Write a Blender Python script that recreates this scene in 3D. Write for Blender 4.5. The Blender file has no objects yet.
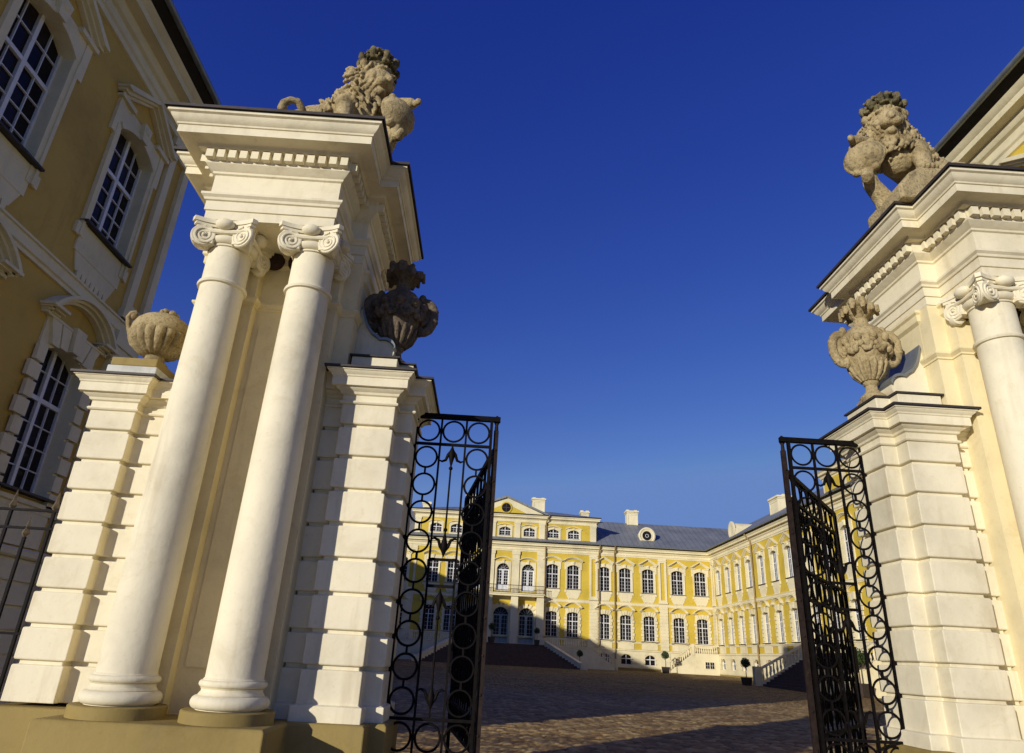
import bpy, bmesh, math, random
from mathutils import Vector, Matrix, Euler
from math import sin, cos, pi, radians, atan2, sqrt, hypot

random.seed(7)
S = bpy.context.scene
COL = S.collection
GZ = -1.45                      # ground level under the gate; the camera is the origin
AX = 1.46                       # axis of the gate


def ground_z(y):
    return GZ + max(0.0, min(1.0, (y - 9.0) / 67.0)) * 0.65


# ------------------------------------------------------------------ materials
def nodes_of(name):
    m = bpy.data.materials.new(name)
    m.use_nodes = True
    nt = m.node_tree
    return m, nt, nt.nodes['Principled BSDF']


def noise(nt, scale, detail=4, rough=.55, coord=None, dist=0.0):
    n = nt.nodes.new('ShaderNodeTexNoise')
    n.inputs['Scale'].default_value = scale
    n.inputs['Detail'].default_value = detail
    n.inputs['Roughness'].default_value = rough
    n.inputs['Distortion'].default_value = dist
    if coord:
        nt.links.new(coord, n.inputs['Vector'])
    return n


def ramp(nt, src, stops):
    r = nt.nodes.new('ShaderNodeValToRGB')
    el = r.color_ramp.elements
    while len(el) < len(stops):
        el.new(.5)
    for e, (p, c) in zip(el, stops):
        e.position = p
        e.color = (*c, 1) if len(c) == 3 else c
    nt.links.new(src, r.inputs['Fac'])
    return r


def mixc(nt, fac, a, b, mode='MIX'):
    n = nt.nodes.new('ShaderNodeMix')
    n.data_type = 'RGBA'
    n.blend_type = mode
    for k, v in ((0, fac), (6, a), (7, b)):
        if isinstance(v, (int, float)):
            n.inputs[k].default_value = v
        elif isinstance(v, tuple):
            n.inputs[k].default_value = (*v, 1)
        else:
            nt.links.new(v, n.inputs[k])
    return n.outputs[2]


def bump(nt, bsdf, height, strength, dist, chain=None):
    b = nt.nodes.new('ShaderNodeBump')
    b.inputs['Strength'].default_value = strength
    b.inputs['Distance'].default_value = dist
    nt.links.new(height, b.inputs['Height'])
    if chain:
        nt.links.new(chain, b.inputs['Normal'])
    nt.links.new(b.outputs['Normal'], bsdf.inputs['Normal'])
    return b.outputs['Normal']


def plaster(name, col, dirt=(.40, .30, .17), amount=.5, rough=.75, scale=1.0):
    m, nt, b = nodes_of(name)
    g = nt.nodes.new('ShaderNodeNewGeometry')
    pos = g.outputs['Position']
    big = noise(nt, 1.1 * scale, 5, .6, pos)
    fine = noise(nt, 28 * scale, 4, .7, pos)
    mp = nt.nodes.new('ShaderNodeMapping')
    mp.inputs['Scale'].default_value = (5 * scale, 5 * scale, .55 * scale)
    nt.links.new(pos, mp.inputs['Vector'])
    streak = noise(nt, 1.0, 4, .6, mp.outputs['Vector'])
    r1 = ramp(nt, big.outputs['Fac'], [(.28, tuple(c * .80 for c in col)), (.5, col), (.72, tuple(min(1, c * 1.07) for c in col))])
    r2 = ramp(nt, streak.outputs['Fac'], [(.56, (0, 0, 0)), (.80, (1, 1, 1))])
    r3 = ramp(nt, fine.outputs['Fac'], [(.25, (.86, .84, .80)), (.42, (1, 1, 1))])
    mul = nt.nodes.new('ShaderNodeMath')
    mul.operation = 'MULTIPLY'
    mul.inputs[1].default_value = amount
    nt.links.new(r2.outputs['Color'], mul.inputs[0])
    c1 = mixc(nt, mul.outputs[0], r1.outputs['Color'], dirt)
    c2 = mixc(nt, .75, c1, r3.outputs['Color'], 'MULTIPLY')
    nt.links.new(c2, b.inputs['Base Color'])
    b.inputs['Roughness'].default_value = rough
    b.inputs['Specular IOR Level'].default_value = .25
    mid = noise(nt, 6 * scale, 4, .6, pos)
    patch = noise(nt, 3.2 * scale, 6, .72, pos, .8)
    r4 = ramp(nt, patch.outputs['Fac'], [(.36, (.90, .875, .82)), (.47, (1, 1, 1)), (.60, (1, 1, 1)), (.72, (.95, .93, .89))])
    c2 = mixc(nt, .6, c2, r4.outputs['Color'], 'MULTIPLY')
    nt.links.new(c2, b.inputs['Base Color'])
    n1 = bump(nt, b, mid.outputs['Fac'], .45, .014 / scale)
    bump(nt, b, fine.outputs['Fac'], .30, .003 / scale, n1)
    return m


def stone_mat(name, light, mid, dark, bias=0.0, scale=1.0):
    m, nt, b = nodes_of(name)
    g = nt.nodes.new('ShaderNodeNewGeometry')
    pos = g.outputs['Position']
    n1 = noise(nt, 5 * scale, 8, .7, pos)
    n2 = noise(nt, 34 * scale, 5, .7, pos)
    n3 = noise(nt, 2.2 * scale, 6, .65, pos, .6)
    r = ramp(nt, n1.outputs['Fac'], [(.28 + bias, dark), (.44 + bias, mid), (.66 + bias, light)])
    r2 = ramp(nt, n3.outputs['Fac'], [(.50, (1, 1, 1)), (.68, (.42, .37, .29))])
    r3 = ramp(nt, n2.outputs['Fac'], [(.34, (.42, .39, .34)), (.50, (1, 1, 1))])
    c = mixc(nt, .8, r.outputs['Color'], r2.outputs['Color'], 'MULTIPLY')
    c = mixc(nt, .8, c, r3.outputs['Color'], 'MULTIPLY')
    nt.links.new(c, b.inputs['Base Color'])
    b.inputs['Roughness'].default_value = .9
    b.inputs['Specular IOR Level'].default_value = .15
    k = bump(nt, b, n1.outputs['Fac'], .6, .02 / scale)
    bump(nt, b, n2.outputs['Fac'], .9, .022 / scale, k)
    return m


def simple(name, col, rough=.5, metal=0.0, var=.15, scale=8.0, bumpd=.002, spec=.4):
    m, nt, b = nodes_of(name)
    g = nt.nodes.new('ShaderNodeNewGeometry')
    n = noise(nt, scale, 5, .65, g.outputs['Position'])
    r = ramp(nt, n.outputs['Fac'], [(.3, tuple(c * (1 - var) for c in col)), (.7, tuple(min(1, c * (1 + var)) for c in col))])
    nt.links.new(r.outputs['Color'], b.inputs['Base Color'])
    b.inputs['Roughness'].default_value = rough
    b.inputs['Metallic'].default_value = metal
    b.inputs['Specular IOR Level'].default_value = spec
    bump(nt, b, n.outputs['Fac'], .4, bumpd)
    return m


M = {}
M['cream'] = plaster('cream_plaster', (.77, .695, .49), amount=.48)
M['core'] = plaster('buff_plaster', (.77, .665, .395), amount=.45)
M['trim'] = plaster('pale_trim_plaster', (.76, .675, .43), amount=.2, scale=.5)
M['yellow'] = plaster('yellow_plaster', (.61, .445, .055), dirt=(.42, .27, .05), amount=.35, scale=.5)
M['plinth'] = plaster('olive_plinth_paint', (.295, .215, .068), dirt=(.20, .15, .08), amount=.45)
M['statue'] = stone_mat('weathered_sandstone', (.54, .43, .235), (.42, .33, .17), (.17, .135, .085))
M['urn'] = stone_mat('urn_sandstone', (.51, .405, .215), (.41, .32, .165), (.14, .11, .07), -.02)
M['crown'] = stone_mat('lichen_sandstone', (.32, .26, .14), (.20, .17, .085), (.06, .055, .035), .05)
M['iron'] = simple('black_iron', (.006, .0045, .004), .6, .0, .5, 25, .001, .08)
M['rust'] = simple('rusty_post_iron', (.022, .0135, .010), .7, .0, .5, 18, .002, .15)
M['flashing'] = simple('dark_lead_flashing', (.045, .036, .032), .6, .2, .3, 6, .003)
M['gutter'] = simple('zinc_gutter', (.22, .24, .24), .45, .5, .2, 5, .002)
M['soffit'] = simple('dark_soffit_boards', (.018, .014, .012), .8, 0, .3, 3, .004)
M['sash'] = simple('white_sash_paint', (.72, .72, .70), .5, 0, .08, 5, .001)
M['door'] = simple('pale_blue_door_paint', (.30, .37, .39), .5, 0, .1, 3, .001)
M['step'] = simple('brown_stone_step', (.12, .075, .050), .85, 0, .25, 3, .01, .2)
M['pot'] = simple('dark_wooden_planter', (.05, .035, .028), .7, 0, .3, 8, .004)
M['bark'] = simple('bark', (.12, .085, .05), .9, 0, .3, 30, .004, .1)
M['leaf'] = simple('clipped_leaves', (.045, .075, .022), .6, 0, .45, 9, .001, .3)
M['lead'] = plaster('whitewashed_block', (.58, .57, .50), dirt=(.22, .2, .15), amount=.5, scale=3)
M['pipe'] = simple('ochre_downpipe', (.30, .21, .09), .5, .2, .25, 5, .002)
M['urn_shaded'] = stone_mat('shaded_urn_sandstone', (.24, .185, .12), (.15, .115, .08), (.06, .05, .04), .02)  # darker copy of the urn stone, the left urn's shade put into the colour
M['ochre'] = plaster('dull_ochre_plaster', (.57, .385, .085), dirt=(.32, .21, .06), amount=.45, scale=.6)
M['spear'] = simple('worn_gilt_iron', (.16, .12, .07), .6, .2, .4, 30, .002)
M['hollow_shade'] = simple('painted_hollow_shade', (.05, .03, .022), .95, 0, .4, 12, .004, .1)  # dark colour stands in for the shade of hollows under the soffit


def glass_mat():
    m, nt, b = nodes_of('dark_window_glass')
    g = nt.nodes.new('ShaderNodeNewGeometry')
    n = noise(nt, .7, 3, .5, g.outputs['Position'])
    r = ramp(nt, n.outputs['Fac'], [(.3, (.010, .008, .009)), (.7, (.028, .022, .020))])
    nt.links.new(r.outputs['Color'], b.inputs['Base Color'])
    b.inputs['Roughness'].default_value = .12
    b.inputs['Specular IOR Level'].default_value = .10
    n2 = noise(nt, 3, 2, .5, g.outputs['Position'])
    bump(nt, b, n2.outputs['Fac'], .05, .02)
    return m


M['glass'] = glass_mat()


def roof_mat():
    m, nt, b = nodes_of('blue_grey_sheet_roof')
    tc = nt.nodes.new('ShaderNodeTexCoord')
    g = nt.nodes.new('ShaderNodeNewGeometry')
    w = nt.nodes.new('ShaderNodeTexWave')
    w.wave_type = 'BANDS'
    w.bands_direction = 'X'
    w.inputs['Scale'].default_value = .52
    w.inputs['Distortion'].default_value = .1
    nt.links.new(tc.outputs['Object'], w.inputs['Vector'])
    n = noise(nt, .5, 5, .6, g.outputs['Position'])
    r = ramp(nt, n.outputs['Fac'], [(.3, (.155, .165, .17)), (.7, (.25, .26, .255))])
    rs = ramp(nt, w.outputs['Fac'], [(.0, (.55, .55, .55)), (.06, (1, 1, 1))])
    c = mixc(nt, .8, r.outputs['Color'], rs.outputs['Color'], 'MULTIPLY')
    nt.links.new(c, b.inputs['Base Color'])
    b.inputs['Roughness'].default_value = .5
    b.inputs['Metallic'].default_value = .05
    bump(nt, b, rs.outputs['Color'], .5, .03)
    return m


M['roof'] = roof_mat()


def cobble_mat():
    m, nt, b = nodes_of('cobblestone_paving')
    g = nt.nodes.new('ShaderNodeNewGeometry')
    pos = g.outputs['Position']

    def attr(nm):
        a = nt.nodes.new('ShaderNodeAttribute')
        a.attribute_name = nm
        return a.outputs['Fac']

    v = nt.nodes.new('ShaderNodeTexVoronoi')
    v.feature = 'DISTANCE_TO_EDGE'
    v.inputs['Scale'].default_value = 4.6
    nt.links.new(pos, v.inputs['Vector'])
    vc = nt.nodes.new('ShaderNodeTexVoronoi')
    vc.inputs['Scale'].default_value = 4.6
    nt.links.new(pos, vc.inputs['Vector'])
    sep = nt.nodes.new('ShaderNodeSeparateColor')
    nt.links.new(vc.outputs['Color'], sep.inputs[0])
    near = attr('near')
    idn = nt.nodes.new('ShaderNodeMix')
    nt.links.new(near, idn.inputs[0])
    nt.links.new(sep.outputs[0], idn.inputs[2])
    nt.links.new(attr('stone'), idn.inputs[3])
    stone = ramp(nt, idn.outputs[0], [(0, (.175, .108, .040)), (.35, (.29, .182, .066)), (.65, (.36, .238, .088)), (1, (.52, .385, .17))])
    big = noise(nt, .22, 5, .6, pos)
    bigr = ramp(nt, big.outputs['Fac'], [(.3, (.72, .70, .68)), (.7, (1.12, 1.08, 1.0))])
    jf = ramp(nt, v.outputs['Distance'], [(.02, (.35, .30, .24)), (.11, (1, 1, 1))])
    jn = ramp(nt, attr('joint'), [(.10, (.42, .36, .28)), (.40, (1, 1, 1))])
    joint = mixc(nt, near, jf.outputs['Color'], jn.outputs['Color'])
    c = mixc(nt, 1.0, stone.outputs['Color'], joint, 'MULTIPLY')
    c = mixc(nt, 1.0, c, bigr.outputs['Color'], 'MULTIPLY')
    nt.links.new(c, b.inputs['Base Color'])
    b.inputs['Roughness'].default_value = .8
    b.inputs['Specular IOR Level'].default_value = .25
    hf = ramp(nt, v.outputs['Distance'], [(0, (0, 0, 0)), (.22, (1, 1, 1))])
    h = mixc(nt, near, hf.outputs['Color'], (1.0, 1.0, 1.0))
    k = bump(nt, b, h, 1.0, .09)
    n2 = noise(nt, 1.3, 4, .6, pos)
    k = bump(nt, b, n2.outputs['Fac'], .6, .10, k)
    n3 = noise(nt, 26, 4, .65, pos)
    bump(nt, b, n3.outputs['Fac'], .5, .010, k)
    return m


M['cobble'] = cobble_mat()


# ------------------------------------------------------------------ mesh helpers
class MB:
    def __init__(s):
        s.v, s.f = [], []

    def add(s, vs, fs):
        o = len(s.v)
        s.v += [tuple(v) for v in vs]
        s.f += [tuple(i + o for i in f) for f in fs]
        return s

    def box(s, x0, x1, y0, y1, z0, z1):
        x0, x1 = min(x0, x1), max(x0, x1)
        y0, y1 = min(y0, y1), max(y0, y1)
        z0, z1 = min(z0, z1), max(z0, z1)
        return s.add([(x0, y0, z0), (x1, y0, z0), (x1, y1, z0), (x0, y1, z0), (x0, y0, z1), (x1, y0, z1), (x1, y1, z1), (x0, y1, z1)],
                     [(3, 2, 1, 0), (4, 5, 6, 7), (0, 1, 5, 4), (1, 2, 6, 5), (2, 3, 7, 6), (3, 0, 4, 7)])

    def poly(s, pts, a0, a1, axis='y'):
        """closed polygon in two axes extruded along the third"""
        area = sum(p[0] * q[1] - q[0] * p[1] for p, q in zip(pts, pts[1:] + pts[:1]))
        if area < 0:
            pts = pts[::-1]
        a0, a1 = min(a0, a1), max(a0, a1)
        n = len(pts)
        if axis == 'y':      # (x,z), CCW seen from -y
            vs = [(p[0], a0, p[1]) for p in pts] + [(p[0], a1, p[1]) for p in pts]
        elif axis == 'x':    # (y,z), CCW seen from +x
            vs = [(a1, p[0], p[1]) for p in pts] + [(a0, p[0], p[1]) for p in pts]
        else:                # (x,y), CCW seen from +z
            vs = [(p[0], p[1], a1) for p in pts] + [(p[0], p[1], a0) for p in pts]
        fs = [tuple(range(n)), tuple(range(2 * n - 1, n - 1, -1))]
        fs += [(i, i + n, (i + 1) % n + n, (i + 1) % n) for i in range(n)]
        return s.add(vs, fs)

    def sweep(s, plan, prof, cap=True):
        area = sum(p[0] * q[1] - q[0] * p[1] for p, q in zip(plan, plan[1:] + plan[:1]))
        if area < 0:
            plan = plan[::-1]
        n = len(plan)
        mit = []
        for i in range(n):
            a, b, c = Vector(plan[i - 1]), Vector(plan[i]), Vector(plan[(i + 1) % n])
            d1, d2 = (b - a).normalized(), (c - b).normalized()
            n1, n2 = Vector((d1.y, -d1.x)), Vector((d2.y, -d2.x))
            mit.append((n1 + n2) / max(.2, 1 + n1.dot(n2)))
        vs = [(plan[i][0] + mit[i].x * p, plan[i][1] + mit[i].y * p, z) for p, z in prof for i in range(n)]
        fs = []
        for j in range(len(prof) - 1):
            for i in range(n):
                k = (i + 1) % n
                fs.append((j * n + i, j * n + k, (j + 1) * n + k, (j + 1) * n + i))
        if cap:
            fs.append(tuple(range(n - 1, -1, -1)))
            m = (len(prof) - 1) * n
            fs.append(tuple(m + i for i in range(n)))
        return s.add(vs, fs)

    def lathe(s, c, prof, seg=32, axis='z', rot=None, flute=None):
        vs, fs = [], []
        n = seg
        for r, z in prof:
            for i in range(n):
                t = 2 * pi * i / n
                rr = r * (flute(t, z) if flute else 1)
                p = Vector((rr * cos(t), rr * sin(t), z))
                if rot is not None:
                    p = rot @ p
                vs.append(Vector(c) + p)
        for j in range(len(prof) - 1):
            for i in range(n):
                k = (i + 1) % n
                fs.append((j * n + i, j * n + k, (j + 1) * n + k, (j + 1) * n + i))
        fs.append(tuple(range(n - 1, -1, -1)))
        m = (len(prof) - 1) * n
        fs.append(tuple(m + i for i in range(n)))
        return s.add(vs, fs)

    def tube(s, path, r, seg=8, closed=False):
        P = [Vector(p) for p in path]
        n = len(P)
        rr = r if isinstance(r, (list, tuple)) else [r] * n
        up = None
        rings = []
        for i in range(n):
            a = P[i - 1] if (i > 0 or closed) else P[i]
            b = P[(i + 1) % n] if (i < n - 1 or closed) else P[i]
            t = (b - a).normalized()
            if up is None:
                up = Vector((0, 0, 1)) if abs(t.z) < .9 else Vector((0, 1, 0))
            u = (up - t * up.dot(t))
            if u.length < 1e-4:
                u = t.orthogonal()
            u.normalize()
            w = t.cross(u)
            up = u
            rings.append([P[i] + (u * cos(2 * pi * k / seg) + w * sin(2 * pi * k / seg)) * rr[i] for k in range(seg)])
        vs = [p for q in rings for p in q]
        fs = []
        for i in range(n if closed else n - 1):
            j = (i + 1) % n
            for k in range(seg):
                l = (k + 1) % seg
                fs.append((i * seg + k, i * seg + l, j * seg + l, j * seg + k))
        if not closed:
            fs.append(tuple(range(seg - 1, -1, -1)))
            fs.append(tuple((n - 1) * seg + k for k in range(seg)))
        return s.add(vs, fs)

    def ring(s, c, R, r, nrm=(0, 1, 0), seg=24, tube=6):
        nrm = Vector(nrm).normalized()
        a = nrm.orthogonal().normalized()
        b = nrm.cross(a)
        return s.tube([Vector(c) + (a * cos(2 * pi * i / seg) + b * sin(2 * pi * i / seg)) * R for i in range(seg)], r, tube, True)

    def ball(s, c, rad, seg=12, rings=8, rot=None):
        if isinstance(rad, (int, float)):
            rad = (rad,) * 3
        vs, fs = [], []
        for j in range(1, rings):
            ph = pi * j / rings
            for i in range(seg):
                t = 2 * pi * i / seg
                p = Vector((rad[0] * sin(ph) * cos(t), rad[1] * sin(ph) * sin(t), -rad[2] * cos(ph)))
                if rot is not None:
                    p = rot @ p
                vs.append(Vector(c) + p)
        b, t_ = Vector((0, 0, -rad[2])), Vector((0, 0, rad[2]))
        if rot is not None:
            b, t_ = rot @ b, rot @ t_
        vs += [Vector(c) + b, Vector(c) + t_]
        for j in range(rings - 2):
            for i in range(seg):
                k = (i + 1) % seg
                fs.append((j * seg + i, j * seg + k, (j + 1) * seg + k, (j + 1) * seg + i))
        nb, ntp = len(vs) - 2, len(vs) - 1
        for i in range(seg):
            k = (i + 1) % seg
            fs.append((nb, k, i))
            fs.append((ntp, (rings - 2) * seg + i, (rings - 2) * seg + k))
        return s.add(vs, fs)

    def mesh(s, name, mat, smooth=0):
        me = bpy.data.meshes.new(name)
        me.from_pydata(s.v, [], s.f)
        me.materials.append(mat)
        if smooth:
            me.polygons.foreach_set('use_smooth', [True] * len(me.polygons))
            me.update()
            me.set_sharp_from_angle(angle=radians(smooth))
        me.update()
        return me

    def build(s, name, mat, parent=None, smooth=0, bevel=0):
        o = bpy.data.objects.new(name, s.mesh(name, mat, smooth))
        COL.objects.link(o)
        if parent:
            o.parent = parent
        if bevel:
            b = o.modifiers.new('bevel', 'BEVEL')
            b.width = bevel
            b.segments = 2
            b.limit_method = 'ANGLE'
            b.angle_limit = radians(40)
        return o


def inst(name, me, parent, loc=(0, 0, 0)):
    o = bpy.data.objects.new(name, me)
    COL.objects.link(o)
    o.parent = parent
    o.location = loc
    return o


def tag(o, label=None, cat=None, group=None, kind=None):
    if label:
        o['label'] = label
    if cat:
        o['category'] = cat
    if group:
        o['group'] = group
    if kind:
        o['kind'] = kind
    return o


def empty(name, loc=(0, 0, 0), rz=0.0):
    o = bpy.data.objects.new(name, None)
    COL.objects.link(o)
    o.location = loc
    o.rotation_euler = (0, 0, rz)
    return o


def arc(cx, cz, r, a0, a1, n):
    return [(cx + r * cos(a0 + (a1 - a0) * i / n), cz + r * sin(a0 + (a1 - a0) * i / n)) for i in range(n + 1)]


# ------------------------------------------------------------------ ground
import numpy as np


def cobble_field(px, py, cell=.21, seed=3):
    rs = np.random.RandomState(seed)
    N = 512
    jx, jy, val = rs.uniform(.12, .88, (N, N)), rs.uniform(.12, .88, (N, N)), rs.uniform(0, 1, (N, N))
    gx, gy = px / cell, py / (cell * .8)
    ix, iy = np.floor(gx).astype(int), np.floor(gy).astype(int)
    d1 = np.full(px.shape, 9.0)
    d2 = np.full(px.shape, 9.0)
    v1 = np.zeros(px.shape)
    for a_ in (-1, 0, 1):
        for b_ in (-1, 0, 1):
            cx_, cy_ = (ix + a_) % N, (iy + b_) % N
            d = np.hypot(gx - (ix + a_) - jx[cx_, cy_], gy - (iy + b_) - jy[cx_, cy_])
            nearer = d < d1
            d2 = np.where(nearer, d1, np.minimum(d2, d))
            v1 = np.where(nearer, val[cx_, cy_], v1)
            d1 = np.where(nearer, d, d1)
    edge = np.clip((d2 - d1) / .42, 0, 1)
    h = np.sqrt(1 - (1 - edge) ** 2) * .052 + (v1 - .5) * .022 * np.minimum(1, edge * 3)
    return h, v1, edge


def ground_mesh():
    # fine grid where the paving can be seen close up, coarse beyond
    fx = np.arange(-4.0, 19.01, .058)
    fy = np.concatenate([np.arange(7.0, 20.0, .052), np.arange(20.0, 34.01, .085)])
    ox0, ox1 = np.array([-700, -60, -30, -10.0]), np.array([30, 60, 700.0])
    oy0, oy1 = np.array([-60, -20.0, 2.0]), np.array([40, 47, 54, 61, 68, 76, 140, 400, 900.0])
    X_, Y_ = np.concatenate([ox0, fx, ox1]), np.concatenate([oy0, fy, oy1])
    gx, gy = np.meshgrid(X_, Y_)
    h, v, e = cobble_field(gx, gy)
    fade = np.clip((gx + 4) / .6, 0, 1) * np.clip((19 - gx) / .6, 0, 1) * np.clip((gy - 7.0) / .5, 0, 1) * np.clip((34 - gy) / 6, 0, 1)
    base = GZ + np.clip((gy - 9.0) / 67.0, 0, 1) * .65
    gz = base + (h - .03) * fade
    nx_, ny_ = len(X_), len(Y_)
    co_ = np.stack([gx, gy, gz], -1).reshape(-1, 3)
    i0 = (np.arange(ny_ - 1)[:, None] * nx_ + np.arange(nx_ - 1)[None, :]).reshape(-1)
    quads = np.stack([i0, i0 + 1, i0 + 1 + nx_, i0 + nx_], -1)
    me = bpy.data.meshes.new('ground')
    me.vertices.add(len(co_))
    me.vertices.foreach_set('co', co_.reshape(-1))
    me.loops.add(quads.size)
    me.loops.foreach_set('vertex_index', quads.reshape(-1))
    me.polygons.add(len(quads))
    me.polygons.foreach_set('loop_start', np.arange(0, quads.size, 4))
    me.polygons.foreach_set('loop_total', np.full(len(quads), 4))
    me.polygons.foreach_set('use_smooth', np.ones(len(quads), dtype=bool))
    at_ = me.attributes.new('stone', 'FLOAT', 'POINT')
    at_.data.foreach_set('value', v.reshape(-1))
    at_ = me.attributes.new('near', 'FLOAT', 'POINT')
    at_.data.foreach_set('value', fade.reshape(-1))
    at_ = me.attributes.new('joint', 'FLOAT', 'POINT')
    at_.data.foreach_set('value', e.reshape(-1))
    me.update()
    me.validate()
    me.materials.append(M['cobble'])
    o = bpy.data.objects.new('ground', me)
    COL.objects.link(o)
    tag(o, kind='structure')


ground_mesh()

fc = MB()  # unseen pale sheet, added to bounce warm light up onto the gate
fc.add([(-14, -30, GZ + .004), (14, -30, GZ + .004), (14, 4.6, GZ + .004), (-14, 4.6, GZ + .004)], [(0, 1, 2, 3)])
tag(fc.build('forecourt_bounce', simple('pale_bounce_gravel', (.44, .36, .23), .9, 0, .25, 40, .01, .15)), kind='structure')


# ------------------------------------------------------------------ gate pylons
def pylon(side, label):
    X = (lambda x: x) if side < 0 else (lambda x: 2 * AX - x)
    dy = 0.0 if side < 0 else 0.09
    root = empty('gate_pylon', (X(-2.19), 6.25 + dy, GZ))
    tag(root, label, 'gate pylon', 'pair of gate pylons')
    root_inv = Vector(root.location)

    class LB(MB):                       # world coordinates in, local out
        def build(s, name, mat, parent=None, smooth=0, bevel=0, off=(0, 0, 0)):
            s.v = [tuple(Vector(v) - root_inv) for v in s.v]
            return MB.build(s, name, mat, parent or root, smooth, bevel)

    def P(pl):
        return [(X(a), b + dy) for a, b in pl]

    def mirror_y(front):                # front half of a plan, left to right -> full closed plan
        return front + [(a, 12.5 - b) for a, b in reversed(front)]

    # entablature
    ent = mirror_y([(-2.95, 5.79), (-2.78, 5.79), (-2.78, 5.19), (-1.60, 5.19), (-1.60, 5.79), (-1.43, 5.79)])
    b = LB()
    b.sweep(P(ent), [(0, 3.545), (0, 3.635), (.014, 3.640), (.014, 3.735), (.03, 3.742), (.036, 3.765), (.058, 3.785), (.058, 3.808),
                     (.004, 3.812), (.0, 3.82), (0, 4.035), (.018, 4.045), (.022, 4.065), (.05, 4.085), (.082, 4.118), (.086, 4.135),
                     (.086, 4.235), (.15, 4.238), (.155, 4.262), (.168, 4.272), (.285, 4.282), (.292, 4.272), (.296, 4.272), (.296, 4.352), (.308, 4.356),
                     (.312, 4.372), (.33, 4.385), (.352, 4.41), (.362, 4.435), (.384, 4.445), (.384, 4.475), (.30, 4.482)])
    d = b
    pl = P(ent)
    if sum(p[0] * q[1] - q[0] * p[1] for p, q in zip(pl, pl[1:] + pl[:1])) < 0:
        pl = pl[::-1]
    for a, c in zip(pl, pl[1:] + pl[:1]):
        a, c = Vector(a), Vector(c)
        t = (c - a)
        L = t.length
        t.normalize()
        nrm = Vector((t.y, -t.x))
        ext = .086 if L > .4 else 0
        n = max(1, int(round((L + 2 * ext) / .105)))
        for k in range(n):
            u = -ext + (k + .5) * (L + 2 * ext) / n
            p0 = a + t * (u - .034) + nrm * .08
            p1 = a + t * (u + .034) + nrm * .142
            j = random.uniform(-.003, .003)
            d.box(p0.x, p1.x, p0.y, p1.y, 4.142 + j, 4.226)
    d.build('entablature', M['cream'], smooth=28)
    f = LB()
    f.sweep(P(ent), [(.30, 4.484), (.402, 4.484), (.405, 4.474), (.409, 4.474), (.409, 4.503), (.05, 4.56)])
    f.build('roof_flashing', M['flashing'], smooth=30)

    # core wall with pilasters and impost moulding
    core = mirror_y([(-2.95, 5.90), (-2.95, 5.80), (-2.78, 5.80), (-2.78, 5.66), (-2.36, 5.66), (-2.36, 5.78), (-2.0, 5.78), (-2.0, 5.66),
                     (-1.58, 5.66), (-1.58, 5.97), (-1.43, 5.97), (-1.43, 6.0)])
    b = LB()
    b.sweep(P(core), [(0, -.54), (0, 2.93), (.012, 2.935), (.012, 2.955), (.022, 2.965), (.038, 2.985), (.038, 3.005), (.02, 3.012),
                      (0, 3.02), (0, 3.40), (.03, 3.43), (.03, 3.50), (.05, 3.52), (.05, 3.548)])
    b.box(X(-2.30), X(-2.06), 5.76 + dy, 5.785 + dy, -.2, 2.78)
    b.sweep(P([(-1.64, 5.80), (-1.432, 5.80), (-1.432, 6.70), (-1.64, 6.70)]), [(0, 2.40), (0, 2.93), (.012, 2.935), (.012, 2.955), (.022, 2.965), (.038, 2.985), (.038, 3.005), (.02, 3.012), (0, 3.02), (0, 3.545)])
    b.build('wall', M['core'], smooth=30)
    # pilaster capitals: little volutes behind the columns, with dark balls between that paint shadowed hollows
    for sx in (-2.57, -1.79):
        v = LB()
        for q in (-1, 1):
            rot = Matrix.Rotation(pi / 2, 3, 'X')
            v.lathe((X(sx + q * .20), 5.64 + dy, 3.30), [(.001, -.03), (.060, -.03), (.068, 0), (.060, .03), (.03, .045), (.001, .045)], 20, rot=rot)
        v.box(X(sx - .23), X(sx + .23), 5.60 + dy, 5.70 + dy, 3.30, 3.41)
        v.build('pilaster_capital', M['cream'], smooth=40)
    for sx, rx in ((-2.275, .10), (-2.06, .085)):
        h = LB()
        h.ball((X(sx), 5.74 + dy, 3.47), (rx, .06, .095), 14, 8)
        h.build('shade_ball', M['hollow_shade'], smooth=60)

    # columns: front pair and rear pair
    first = None
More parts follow.
